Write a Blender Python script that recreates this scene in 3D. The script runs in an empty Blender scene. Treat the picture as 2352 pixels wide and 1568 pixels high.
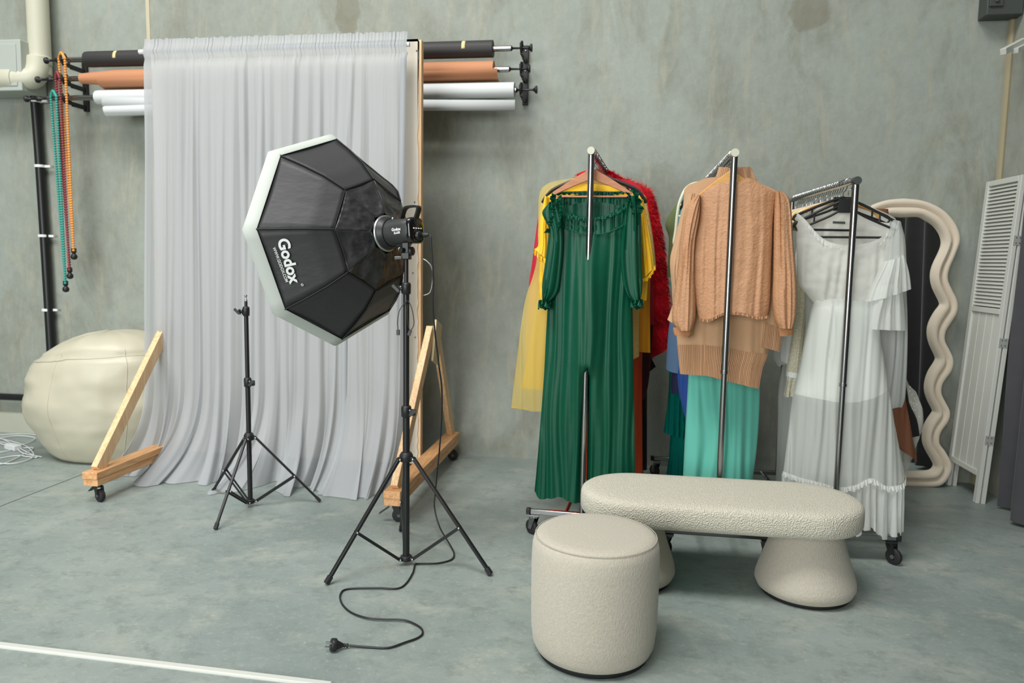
import bpy, math, random
from mathutils import Vector, Matrix, noise
random.seed(7)
R=math.radians; PI=math.pi
col=bpy.context.scene.collection
# ------------------------------------------------------------------ camera
F=1726.0; H=1.3
PITCH,YAW,ROLL=R(6.152),R(8.519),R(-0.90)
fw=Vector((-math.sin(YAW)*math.cos(PITCH),math.cos(YAW)*math.cos(PITCH),-math.sin(PITCH)))
rt=Vector((math.cos(YAW),math.sin(YAW),0)); dn=fw.cross(rt)
r2=rt*math.cos(ROLL)+dn*math.sin(ROLL); d2=-rt*math.sin(ROLL)+dn*math.cos(ROLL)
cd=bpy.data.cameras.new('camera'); cam=bpy.data.objects.new('camera',cd); col.objects.link(cam)
cam.matrix_world=Matrix(((r2.x,-d2.x,-fw.x,0),(r2.y,-d2.y,-fw.y,0),(r2.z,-d2.z,-fw.z,H),(0,0,0,1)))
cd.sensor_width=36; cd.lens=F/2352*36; cd.clip_start=.05
cd.dof.use_dof=True; cd.dof.focus_distance=2.9; cd.dof.aperture_fstop=3.2
bpy.context.scene.camera=cam
def ray(px,py): return r2*((px-1176)/F)+d2*((py-784)/F)+fw
def PY(px,py,Y):
    r=ray(px,py); return r*(Y/r.y)+Vector((0,0,H))
def PZ(px,py,z=0.):
    r=ray(px,py); return r*((z-H)/r.z)+Vector((0,0,H))
def lin(c): return tuple(((x/255)/12.92 if x<=10 else ((x/255+.055)/1.055)**2.4) for x in c)+(1,)
# ------------------------------------------------------------------ materials
def newmat(name):
    m=bpy.data.materials.new(name); m.use_nodes=True; nt=m.node_tree; nt.nodes.clear()
    return m,nt
def N(nt,t,**k):
    n=nt.nodes.new(t)
    for a,b in k.items():
        if a in n.inputs.keys(): n.inputs[a].default_value=b
        else: setattr(n,a,b)
    return n
def L(nt,a,b): nt.links.new(a,b)
def mat(name,c,rough=.6,metal=0,bump=0,bscale=200,var=0,vscale=6,sheen=0,spec=.5,coat=0,stretch=(1,1,1),btype='noise',dist=.004):
    m,nt=newmat(name); o=N(nt,'ShaderNodeOutputMaterial'); p=N(nt,'ShaderNodeBsdfPrincipled')
    L(nt,p.outputs[0],o.inputs[0]); c=lin(c)
    p.inputs['Base Color'].default_value=c; p.inputs['Roughness'].default_value=rough; p.inputs['Metallic'].default_value=metal
    p.inputs['Specular IOR Level'].default_value=spec
    p.inputs['Sheen Weight'].default_value=sheen; p.inputs['Coat Weight'].default_value=coat
    tc=N(nt,'ShaderNodeTexCoord'); mp=N(nt,'ShaderNodeMapping'); mp.inputs['Scale'].default_value=stretch; L(nt,tc.outputs['Object'],mp.inputs[0])
    if var:
        n=N(nt,'ShaderNodeTexNoise'); n.inputs['Scale'].default_value=vscale; n.inputs['Detail'].default_value=4; L(nt,mp.outputs[0],n.inputs[0])
        mx=N(nt,'ShaderNodeMix',data_type='RGBA'); L(nt,n.outputs[0],mx.inputs[0])
        mx.inputs[6].default_value=tuple(x*(1-var) for x in c[:3])+(1,); mx.inputs[7].default_value=tuple(min(1,x*(1+var)) for x in c[:3])+(1,)
        L(nt,mx.outputs[2],p.inputs['Base Color'])
    if bump:
        if btype=='voronoi': b=N(nt,'ShaderNodeTexVoronoi')
        elif btype=='wave': b=N(nt,'ShaderNodeTexWave')
        else: b=N(nt,'ShaderNodeTexNoise'); b.inputs['Detail'].default_value=3
        b.inputs['Scale'].default_value=bscale; L(nt,mp.outputs[0],b.inputs[0])
        bp=N(nt,'ShaderNodeBump'); bp.inputs['Strength'].default_value=bump; bp.inputs['Distance'].default_value=dist
        L(nt,b.outputs[0],bp.inputs['Height']); L(nt,bp.outputs[0],p.inputs['Normal'])
    return m
def sheer(name,c,alpha=.7,trans=.4,lace=0,lscale=60,sheenr=.0):
    """woven see-through cloth: diffuse + translucent threads with open gaps"""
    m,nt=newmat(name); o=N(nt,'ShaderNodeOutputMaterial'); c=lin(c)
    d=N(nt,'ShaderNodeBsdfDiffuse',Color=c); t=N(nt,'ShaderNodeBsdfTranslucent',Color=c); x=N(nt,'ShaderNodeMixShader'); x.inputs[0].default_value=trans
    L(nt,d.outputs[0],x.inputs[1]); L(nt,t.outputs[0],x.inputs[2])
    tr=N(nt,'ShaderNodeBsdfTransparent'); y=N(nt,'ShaderNodeMixShader'); y.inputs[0].default_value=alpha
    L(nt,tr.outputs[0],y.inputs[1]); L(nt,x.outputs[0],y.inputs[2]); L(nt,y.outputs[0],o.inputs[0])
    if lace:
        tc=N(nt,'ShaderNodeTexCoord'); v=N(nt,'ShaderNodeTexVoronoi'); v.feature='SMOOTH_F1'; v.inputs['Scale'].default_value=lscale
        L(nt,tc.outputs['Object'],v.inputs[0])
        mr=N(nt,'ShaderNodeMapRange'); mr.inputs[1].default_value=.25; mr.inputs[2].default_value=.5; mr.inputs[3].default_value=1; mr.inputs[4].default_value=alpha*(1-lace)
        L(nt,v.outputs[0],mr.inputs[0]); L(nt,mr.outputs[0],y.inputs[0])
    return m
def concrete(name,cols,floor=False):
    m,nt=newmat(name); o=N(nt,'ShaderNodeOutputMaterial'); p=N(nt,'ShaderNodeBsdfPrincipled'); L(nt,p.outputs[0],o.inputs[0])
    g=N(nt,'ShaderNodeNewGeometry')
    def nz(scale,sc=(1,1,1),det=6,rough=.6,dist=0.):
        mp=N(nt,'ShaderNodeMapping'); mp.inputs['Scale'].default_value=sc; L(nt,g.outputs['Position'],mp.inputs[0])
        n=N(nt,'ShaderNodeTexNoise'); n.inputs['Scale'].default_value=scale; n.inputs['Detail'].default_value=det; n.inputs['Roughness'].default_value=rough; n.inputs['Distortion'].default_value=dist
        L(nt,mp.outputs[0],n.inputs[0]); return n.outputs[0]
    def ramp(f,a,b):
        r=N(nt,'ShaderNodeMapRange'); r.inputs[1].default_value=a; r.inputs[2].default_value=b; L(nt,f,r.inputs[0]); return r.outputs[0]
    def mix(f,a,b,mode='MIX'):
        x=N(nt,'ShaderNodeMix',data_type='RGBA'); x.blend_type=mode; L(nt,f,x.inputs[0]) if not isinstance(f,float) else setattr(x.inputs[0],'default_value',f)
        for s,v in ((6,a),(7,b)):
            if isinstance(v,tuple): x.inputs[s].default_value=v
            else: L(nt,v,x.inputs[s])
        return x.outputs[2]
    a,b,c,d=[lin(q) for q in cols]
    if floor:
        k=mix(ramp(nz(1.1,det=6,dist=.2),.35,.65),a,b)
        k=mix(ramp(nz(3.6,(1,1.2,1),9,.72,.3),.50,.72),k,c)
        k=mix(ramp(nz(9,(1,1.2,1),9,.75,.2),.5,.70),k,d)
        sp=mix(ramp(nz(42,det=6,rough=.8),.56,.74),k,lin((200,204,196))); k=mix(.55,k,sp)
        # saw-cut joint in the slab
        sx=N(nt,'ShaderNodeSeparateXYZ'); L(nt,g.outputs['Position'],sx.inputs[0])
        m1=N(nt,'ShaderNodeMath',operation='ADD'); m1.inputs[1].default_value=3.15; L(nt,sx.outputs[0],m1.inputs[0])
        m2=N(nt,'ShaderNodeMath',operation='ABSOLUTE'); L(nt,m1.outputs[0],m2.inputs[0])
        m3=N(nt,'ShaderNodeMath',operation='LESS_THAN'); m3.inputs[1].default_value=.006; L(nt,m2.outputs[0],m3.inputs[0])
        k=mix(m3.outputs[0],k,lin((92,96,90)))
        p.inputs['Roughness'].default_value=.42; p.inputs['Specular IOR Level'].default_value=.4
    else:
        k=mix(ramp(nz(.8,(1,1,.6),5,.55,.8),.38,.62),a,b)
        k=mix(ramp(nz(2.6,(1,1,.45),7,.65,.9),.5,.7),k,c)
        k=mix(ramp(nz(6,(1.6,1,.35),7,.7,.6),.52,.74),k,d)
        fine=ramp(nz(16,(1,1,.7),6,.7),.3,.7); k=mix(.10,k,mix(fine,lin((90,92,84)),lin((205,208,198))))
        # weather stains near the top of the panels
        for (sxx,szz,rx,rz) in ((-1.83,2.86,.09,.17),(1.02,2.77,.13,.11)):
            mp=N(nt,'ShaderNodeMapping'); mp.inputs['Location'].default_value=(-sxx/rx,0,-szz/rz); mp.inputs['Scale'].default_value=(1/rx,0.0001,1/rz)
            L(nt,g.outputs['Position'],mp.inputs[0])
            ln=N(nt,'ShaderNodeVectorMath',operation='LENGTH'); L(nt,mp.outputs[0],ln.inputs[0])
            ad=N(nt,'ShaderNodeMath',operation='MULTIPLY_ADD'); ad.inputs[1].default_value=1.1; L(nt,nz(9,det=4),ad.inputs[0]); L(nt,ln.outputs['Value'],ad.inputs[2])
            rr=N(nt,'ShaderNodeMapRange'); rr.inputs[1].default_value=1.35; rr.inputs[2].default_value=1.5; rr.inputs[3].default_value=.5; rr.inputs[4].default_value=0; L(nt,ad.outputs[0],rr.inputs[0])
            k=mix(rr.outputs[0],k,lin((118,112,92)))
        p.inputs['Roughness'].default_value=.7; p.inputs['Specular IOR Level'].default_value=.25
    L(nt,k,p.inputs['Base Color'])
    bp=N(nt,'ShaderNodeBump'); bp.inputs['Strength'].default_value=.25; bp.inputs['Distance'].default_value=.01; L(nt,nz(22,det=6),bp.inputs['Height']); L(nt,bp.outputs[0],p.inputs['Normal'])
    return m
def wood(name,c1,c2,axis=1,scale=9):
    m,nt=newmat(name); o=N(nt,'ShaderNodeOutputMaterial'); p=N(nt,'ShaderNodeBsdfPrincipled',Roughness=.55); L(nt,p.outputs[0],o.inputs[0])
    tc=N(nt,'ShaderNodeTexCoord'); mp=N(nt,'ShaderNodeMapping'); s=[6,6,6]; s[axis]=.5; mp.inputs['Scale'].default_value=s; L(nt,tc.outputs['Object'],mp.inputs[0])
    n=N(nt,'ShaderNodeTexNoise'); n.inputs['Scale'].default_value=scale; n.inputs['Detail'].default_value=6; n.inputs['Distortion'].default_value=1.5; L(nt,mp.outputs[0],n.inputs[0])
    r=N(nt,'ShaderNodeMapRange'); r.inputs[1].default_value=.35; r.inputs[2].default_value=.7; L(nt,n.outputs[0],r.inputs[0])
    x=N(nt,'ShaderNodeMix',data_type='RGBA'); L(nt,r.outputs[0],x.inputs[0]); x.inputs[6].default_value=lin(c1); x.inputs[7].default_value=lin(c2); L(nt,x.outputs[2],p.inputs['Base Color'])
    return m
M={}
M['wall']=concrete('wall_concrete',[(143,148,138),(155,162,154),(132,134,121),(166,165,146)])
M['floor']=concrete('floor_concrete',[(150,160,155),(128,140,136),(164,168,158),(120,130,125)],True)
M['side']=concrete('side_concrete',[(150,152,142),(160,164,156),(146,146,134),(168,168,152)])
M['chrome']=mat('chrome',(158,158,158),.22,1)
M['steel']=mat('brushed_steel',(190,192,192),.32,1)
M['black']=mat('black_metal',(34,36,36),.38,.3)
M['blackp']=mat('black_plastic',(26,27,28),.45)
M['rubber']=mat('black_rubber',(30,30,31),.7)
M['grey']=mat('grey_metal',(86,90,90),.5,.2)
M['pine']=wood('pine',(226,178,126),(196,138,88),1)
M['pinez']=wood('pine_upright',(236,204,160),(214,166,118),2)
M['hangerwood']=wood('hanger_wood',(196,134,96),(172,110,76),0)
M['lightwood']=wood('pale_hanger_wood',(226,172,98),(206,150,80),0)
M['plaster']=mat('plasterboard',(214,206,192),.85,var=.05)
M['curtain']=sheer('white_voile',(202,205,208),.86,.42)
M['satin']=mat('green_satin',(2,74,52),.46,var=.12,vscale=30,sheen=0,spec=.3)
M['softblack']=mat('softbox_nylon',(54,54,55),.52,bump=.35,bscale=11,spec=.4,dist=.008,stretch=(1,1,2.2))
M['softblack2']=mat('softbox_nylon_inner',(46,46,47),.36,bump=.3,bscale=30,spec=.6)
M['seam']=mat('softbox_seam',(22,22,23),.6)
M['diff']=mat('softbox_white_cloth',(188,193,186),.8)
M['white']=mat('white_print',(232,234,232),.6)
M['boucle']=mat('cream_boucle',(208,203,186),.95,bump=.8,bscale=190,var=.10,vscale=150,sheen=.1,btype='voronoi',dist=.0055)
M['boucle2']=mat('cream_teddy',(188,181,166),.95,bump=.5,bscale=230,var=.14,vscale=140,sheen=.2,stretch=(1,1,.55))
M['cream']=mat('cream_leatherette',(194,189,168),.42,bump=.25,bscale=5,spec=.5)
M['pvc']=mat('cream_pvc',(204,202,182),.45)
M['mirrorframe']=mat('beige_velvet',(218,205,185),.9,sheen=.2,bump=.1,bscale=200)
M['mirror']=mat('mirror_glass',(235,238,236),.02,1)
M['whitepaint']=mat('white_paint',(206,208,200),.5)
M['charcoal']=mat('charcoal_velvet',(70,70,73),.85,sheen=.15,var=.15,vscale=12)
M['mount']=mat('dark_grey_metal',(78,82,80),.5,.3)
M['paperblack']=mat('black_paper',(46,44,44),.6)
M['papertan']=mat('tan_paper',(194,134,96),.75)
M['paperwhite']=mat('white_paper',(208,212,212),.65)
M['teal']=mat('teal_chain',(52,160,146),.5); M['maroon']=mat('maroon_chain',(142,54,62),.5); M['orange']=mat('orange_chain',(242,160,72),.5)
def fab(name,c,rough=.75,**k): M[name]=mat(name,c,rough,sheen=k.pop('sheen',.1),**k)
fab('bright_yellow',(246,196,30),.55,var=.08); fab('amber',(250,160,22),.7); fab('orange_red',(240,84,36),.7)
fab('crimson',(186,16,44),.7); fab('scarlet',(196,24,28),.6); fab('fur_red',(168,10,30),.6); fab('burgundy',(84,12,22),.7); fab('black_cloth',(26,20,22),.8); fab('maroon_cloth',(70,14,20),.7)
M['gold_lace']=mat('gold_lace',(240,196,118),.8,bump=.7,bscale=110,var=.18,vscale=80)
M['organza']=sheer('pale_organza',(240,222,138),.55,.45); M['organza_lining']=sheer('yellow_lining',(244,210,84),.85,.4)
M['peach']=sheer('peach_gauze',(238,170,110),.6,.4)
M['rose']=mat('rose_lace',(190,142,105),.6,bump=.75,bscale=95,var=.13,vscale=32,dist=.0045)
M['rosesheer']=sheer('rose_lace_sheer',(200,144,106),.94,.35)
M['rosecuff']=mat('rose_cuff',(176,122,80),.7,bump=.6,bscale=60,stretch=(.05,.05,1),btype='wave')
M['camel']=mat('camel_knit',(194,154,117),.85,sheen=.1,bump=.3,bscale=260)
M['camelrib']=mat('camel_rib',(194,154,117),.85,sheen=.1)
M['mint']=mat('mint_cotton',(96,184,166),.8,var=.04,sheen=.1)
fab('blue_denim',(82,110,142)); fab('royal_blue',(22,66,140)); M['teal_chiffon']=sheer('teal_chiffon',(12,124,112),.92,.3)
fab('teal_print',(24,134,120)); fab('olive',(98,112,64)); fab('navy',(22,26,70)); fab('light_blue',(150,190,220))
M['whitesheer']=sheer('white_chiffon',(240,243,238),.64,.45); M['whitecloth']=mat('white_lining',(238,240,235),.75,sheen=.1); M['whitefrill']=sheer('white_frill',(246,248,244),.82,.45)
M['whitebod']=sheer('white_bodice',(244,244,237),.88,.4)
M['creamlace']=sheer('cream_lace',(252,246,224),.98,.4,lace=.22,lscale=150)
M['browncloth']=mat('brown_cloth',(150,98,70),.7); M['pearlmesh']=sheer('pearl_mesh',(240,240,230),.72,.35); M['pearl']=mat('pearl',(240,238,230),.2)
M['plastic_cream']=mat('cream_plastic',(226,226,200),.4)
# ------------------------------------------------------------------ mesh builder
class MB:
    def __init__(s): s.v=[]; s.f=[]
    def add(s,vs,fs):
        o=len(s.v); s.v+= [Vector(v) for v in vs]; s.f+=[tuple(i+o for i in f) for f in fs]; return s
    def box(s,c,size,m=None):
        c=Vector(c); hx,hy,hz=[q/2 for q in size]; vs=[Vector((x,y,z)) for x in(-hx,hx) for y in(-hy,hy) for z in(-hz,hz)]
        if m is not None: vs=[m@v for v in vs]
        return s.add([c+v for v in vs],[(0,1,3,2),(4,6,7,5),(0,4,5,1),(2,3,7,6),(0,2,6,4),(1,5,7,3)])
    def bar(s,a,b,w,h,up=(0,0,1)):
        a=Vector(a);b=Vector(b);t=(b-a).normalized();u=Vector(up);sd=t.cross(u).normalized();u=sd.cross(t)
        m=Matrix((t,sd,u)).transposed(); return s.box((a+b)/2,((b-a).length,w,h),m)
    def tube(s,pts,r,n=12,cap=True,closed=False):
        pts=[Vector(p) for p in pts]; k=len(pts); rs=r if isinstance(r,(list,tuple)) else [r]*k
        prev=None; vs=[]
        for i,p in enumerate(pts):
            if closed: t=(pts[(i+1)%k]-pts[i-1]).normalized()
            else: t=(pts[min(i+1,k-1)]-pts[max(i-1,0)]).normalized()
            if prev is None:
                a=Vector((0,0,1)) if abs(t.z)<.9 else Vector((1,0,0)); sd=t.cross(a).normalized()
            else: sd=(prev-t*prev.dot(t)).normalized()
            prev=sd; u=t.cross(sd)
            vs+=[p+(sd*math.cos(2*PI*j/n)+u*math.sin(2*PI*j/n))*rs[i] for j in range(n)]
        fs=[]
        for i in range(k if closed else k-1):
            i2=(i+1)%k
            for j in range(n): fs.append((i*n+j,i*n+(j+1)%n,i2*n+(j+1)%n,i2*n+j))
        if cap and not closed: fs+= [tuple(range(n))[::-1],tuple((k-1)*n+j for j in range(n))]
        return s.add(vs,fs)
    def lathe(s,prof,c=(0,0,0),axis=(0,0,1),n=48,cap=True):
        c=Vector(c);ax=Vector(axis).normalized();q=Vector((0,0,1)).rotation_difference(ax);vs=[]
        for r,z in prof: vs+=[c+q@Vector((r*math.cos(2*PI*j/n),r*math.sin(2*PI*j/n),z)) for j in range(n)]
        fs=[]
        for i in range(len(prof)-1):
            for j in range(n): fs.append((i*n+j,i*n+(j+1)%n,(i+1)*n+(j+1)%n,(i+1)*n+j))
        if cap: fs+=[tuple(range(n))[::-1],tuple((len(prof)-1)*n+j for j in range(n))]
        return s.add(vs,fs)
    def grid(s,rows,closed=False):
        n=len(rows[0]);vs=[p for r in rows for p in r];fs=[]
        for i in range(len(rows)-1):
            for j in range(n if closed else n-1): fs.append((i*n+j,i*n+(j+1)%n,(i+1)*n+(j+1)%n,(i+1)*n+j))
        return s.add(vs,fs)
    def sphere(s,c,r,n=10,m=6,sc=(1,1,1)):
        c=Vector(c); rows=[[c+Vector((math.sin(PI*i/m)*math.cos(2*PI*j/n)*sc[0],math.sin(PI*i/m)*math.sin(2*PI*j/n)*sc[1],math.cos(PI*i/m)*sc[2]))*1*1 if False else c+Vector((r*math.sin(PI*i/m)*math.cos(2*PI*j/n)*sc[0],r*math.sin(PI*i/m)*math.sin(2*PI*j/n)*sc[1],r*math.cos(PI*i/m)*sc[2])) for j in range(n)] for i in range(m+1)]
        return s.grid(rows,True)
    def extrude(s,poly,d):  # planar polygon list + vector thickness
        n=len(poly);d=Vector(d);poly=[Vector(p) for p in poly]
        return s.add(poly+[p+d for p in poly],[tuple(range(n))[::-1],tuple(range(n,2*n))]+[(i,(i+1)%n,n+(i+1)%n,n+i) for i in range(n)])
ORG={}
def link(me,name,material,parent,origin):
    o=bpy.data.objects.new(name,me); col.objects.link(o)
    if material: me.materials.append(material)
    if parent is not None: o.parent=parent; ORG[o.name]=ORG[parent.name]
    else: o.location=origin; ORG[o.name]=Vector(origin)
    return o
def build(mb,name,material,parent=None,at=None,bevel=0,angle=38,solid=0,sub=0):
    org=ORG[parent.name] if parent is not None else Vector(at if at is not None else (0,0,0))
    me=bpy.data.meshes.new(name); me.from_pydata([v-org for v in mb.v],[],mb.f); me.update()
    import bmesh
    bm=bmesh.new(); bm.from_mesh(me); bmesh.ops.recalc_face_normals(bm,faces=bm.faces); bm.to_mesh(me); bm.free()
    me.polygons.foreach_set('use_smooth',[True]*len(me.polygons)); me.set_sharp_from_angle(angle=R(angle))
    o=link(me,name,material,parent,org)
    if bevel: b=o.modifiers.new('bevel','BEVEL'); b.width=bevel; b.segments=2; b.limit_method='ANGLE'
    if solid: b=o.modifiers.new('thickness','SOLIDIFY'); b.thickness=solid; b.offset=0
    if sub: b=o.modifiers.new('sub','SUBSURF'); b.levels=sub; b.render_levels=sub
    return o
def tag(o,label,cat,group=None,kind=None):
    o['label']=label; o['category']=cat
    if group: o['group']=group
    if kind: o['kind']=kind
    return o
def thing(name,label,cat,loc,group=None):
    o=bpy.data.objects.new(name,None); col.objects.link(o); o.location=loc; ORG[o.name]=Vector(loc); o.empty_display_size=.1
    return tag(o,label,cat,group)
def struct(mb,name,material,at=(0,0,0),**k):
    o=build(mb,name,material,None,at,**k); o['kind']='structure'; return o
def curve_pts(pts,k=10,closed=False):
    """Catmull-Rom through pts"""
    pts=[Vector(p) for p in pts]; n=len(pts); out=[]
    rng=range(n if closed else n-1)
    for i in rng:
        p0=pts[(i-1)%n] if closed or i>0 else pts[0]; p1=pts[i]; p2=pts[(i+1)%n]; p3=pts[(i+2)%n] if closed or i+2<n else pts[-1]
        for j in range(k):
            t=j/k; out.append(.5*((2*p1)+(p2-p0)*t+(2*p0-5*p1+4*p2-p3)*t*t+(3*p1-p0-3*p2+p3)*t**3))
    if not closed: out.append(pts[-1])
    return out
def interp(tab,z):
    """tab: list of (z,value) any order"""
    if z<=tab[0][0]: return tab[0][1]
    for (a,x),(b,y) in zip(tab,tab[1:]):
        if z<=b:
            t=(z-a)/max(b-a,1e-9); return x+(y-x)*t
    return tab[-1][1]
def smooth_tab(tab):
    tab=sorted(tab); vs=curve_pts([(a,b,0) for a,b in tab],6); return sorted((v.x,v.y) for v in vs)
# ------------------------------------------------------------------ room
WY=4.818; WX=2.135
b=MB(); b.box((-1.5,0.2,-.1),(11,12,.2)); struct(b,'floor',M['floor'])
b=MB(); b.box((-5.115,WY+.1,2.5),(3.76,.2,5.4)); b.box((-.535,WY+.1,2.5),(5.36,.2,5.4)); struct(b,'wall_back',M['wall'])
b=MB(); b.box((-3.225,WY+.096,2.5),(.026,.2,5.4)); struct(b,'trim_1',mat('joint_sealant',(196,186,158),.7))
b=MB(); b.box((2.235,0.2,2.5),(.2,12,5.4)); struct(b,'wall_right',M['side'])
b=MB(); b.tube([(WX-.012,WY-.012,0),(WX-.012,WY-.012,5.2)],.02,8); struct(b,'trim_2',mat('corner_sealant',(160,150,122),.7))
b=MB(); b.box((-6.95,0.2,2.5),(.2,12,5.4)); struct(b,'wall_left',M['side'])
# ------------------------------------------------------------------ light
def area(name,loc,target,sx,sy,power,colr=(1,1,1)):
    l=bpy.data.lights.new(name,'AREA'); l.shape='RECTANGLE'; l.size=sx; l.size_y=sy; l.energy=power; l.color=colr
    o=bpy.data.objects.new(name,l); col.objects.link(o); o.location=loc
    o.rotation_euler=(Vector(target)-Vector(loc)).to_track_quat('-Z','Y').to_euler(); return o
for lx_,ly_,lp_,tx_ in ((-4.6,.3,100,-2.4),(-1.5,.5,125,-1.2),(.6,-1.4,10,.0)):
    l1=area('ceiling_light',(lx_,ly_,7.6),(tx_,3.8,.6),2.6,2.0,lp_,(1,.995,.97)); l1.data.spread=R(110)
l1=area('front_fill_light',(-3.3,-4.2,2.1),(-2.0,4,1.0),4.6,3.4,105,(.98,1,1)); l1.data.spread=R(85)  # unseen fill lamp added behind the camera to brighten upright surfaces
w=bpy.data.worlds.new('world'); bpy.context.scene.world=w; w.use_nodes=True
bg=w.node_tree.nodes['Background']; bg.inputs[0].default_value=(.95,1,.98,1); bg.inputs[1].default_value=.36
# ------------------------------------------------------------------ casters / racks
def caster(parent,x,y,ztop,r,yaw,wheel_mat,bracket_mat,width=.022,brake=False,name='caster'):
    """swivel caster: bracket is a part, its wheel a sub-part"""
    d=Vector((math.cos(yaw),math.sin(yaw),0)); s=Vector((-d.y,d.x,0)); c=Vector((x,y,r))+d*.018
    b=MB(); b.lathe([(.004,0),(.018,0),(.018,.008),(.006,.008)],(x,y,ztop-.016),n=16); b.box((x,y,ztop-.004),(.045,.045,.008))
    for k in(-1,1):
        o=s*k*(width/2+.003)
        p=[Vector((x,y,ztop-.014))-d*.016+o,Vector((x,y,ztop-.014))+d*.022+o,c+d*.010+o-Vector((0,0,.008)),c-d*.010+o-Vector((0,0,.008))]
        b.extrude(p,s*k*.002)
    b.box((x+d.x*.003,y+d.y*.003,ztop-.016),(.03,.03,.005))
    br=build(b,name,bracket_mat,parent)
    w=MB(); w.lathe([(r*.3,-width/2),(r*.85,-width/2),(r*.97,-width/2+.003),(r,-width/4),(r,width/4),(r*.97,width/2-.003),(r*.85,width/2),(r*.3,width/2)],c,s,28)
    build(w,'wheel',wheel_mat,br)
    h=MB(); h.lathe([(r*.22,-width/2-.006),(r*.28,-width/2-.004),(r*.28,width/2+.004),(r*.22,width/2+.006)],c,s,16); build(h,'hub',M['grey'],br)
    if brake:
        h=MB(); a=Vector((x,y,ztop-.022))-d*.03; h.extrude([a-s*.012,a+s*.012,a+s*.012-d*.05-Vector((0,0,.035)),a-s*.012-d*.05-Vector((0,0,.035))],(0,0,.005)); build(h,'brake_pedal',M['blackp'],br)
RK={}
def rack(key,label,x,y,yaw,ln,h,half,endmat,colr):
    t=thing('garment_rack',label,'clothes rack',(x,y,0),'rolling clothes racks')
    d=Vector((-math.sin(yaw),math.cos(yaw),0)); s=Vector((d.y,-d.x,0)); p0=Vector((x,y,0)); p1=p0+d*ln; zb=.115
    RK[key]=(p0,d,s,h)
    for p in(p0,p1):
        b=MB(); b.tube([p+Vector((0,0,zb)),p+Vector((0,0,h*.47))],.0125,16); b.tube([p+Vector((0,0,h*.47)),p+Vector((0,0,h))],.0145 if p is p0 else .012,16)
        build(b,'post',M['chrome'],t)
        b=MB(); b.lathe([(.0135,0),(.0165,.002),(.0165,.016),(.0135,.018)],p+Vector((0,0,h*.47)),n=16); build(b,'collar',M['chrome'],t)
        b=MB(); b.bar(p-s*half+Vector((0,0,zb)),p+s*half+Vector((0,0,zb)),.024,.024); build(b,'foot_bar',M['chrome'],t,bevel=.003)
        for k in(-1,1):
            b=MB(); q=p+s*k*half+Vector((0,0,zb)); b.bar(q,q+s*k*.02,.028,.028); build(b,'end_cap',M['blackp'],t,bevel=.003)
            q=p+s*k*(half-.02); caster(t,q.x,q.y,zb-.012,.036,yaw+(2.6 if k<0 else -.9)+random.uniform(-.3,.3),M['rubber'],M['chrome'] if key!='c' else M['blackp'])
    for k in(-.32,.32):
        b=MB(); b.tube([p0+s*k*half+Vector((0,0,zb)),p1+s*k*half+Vector((0,0,zb))],.010,12); build(b,'base_rail',M['chrome'],t)
    b=MB(); b.tube([p0+Vector((0,0,h))-d*.01,p1+Vector((0,0,h))+d*.01],.0125,16); build(b,'hanging_rail',M['chrome'],t)
    b=MB(); b.lathe([(.010,-.006),(.0165,-.006),(.0175,-.002),(.0175,.03),(.012,.03)],p0+Vector((0,0,h))-d*.018,d,24); build(b,'end_cap',endmat,t)
    return t
rack('a','chrome rolling rack behind the round stool, holding green, yellow and red garments',-.170,3.439,R(-3),1.12,1.79,.245,M['pvc'],0)
rack('b','chrome rolling rack in the middle, holding the rose lace blouse and mint dress',.433,3.315,R(0),1.25,1.76,.23,M['pvc'],0)
rack('c','dark-capped rolling rack on the right, holding the white garments',.944,3.397,R(3),.985,1.655,.265,M['mount'],0)
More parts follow.
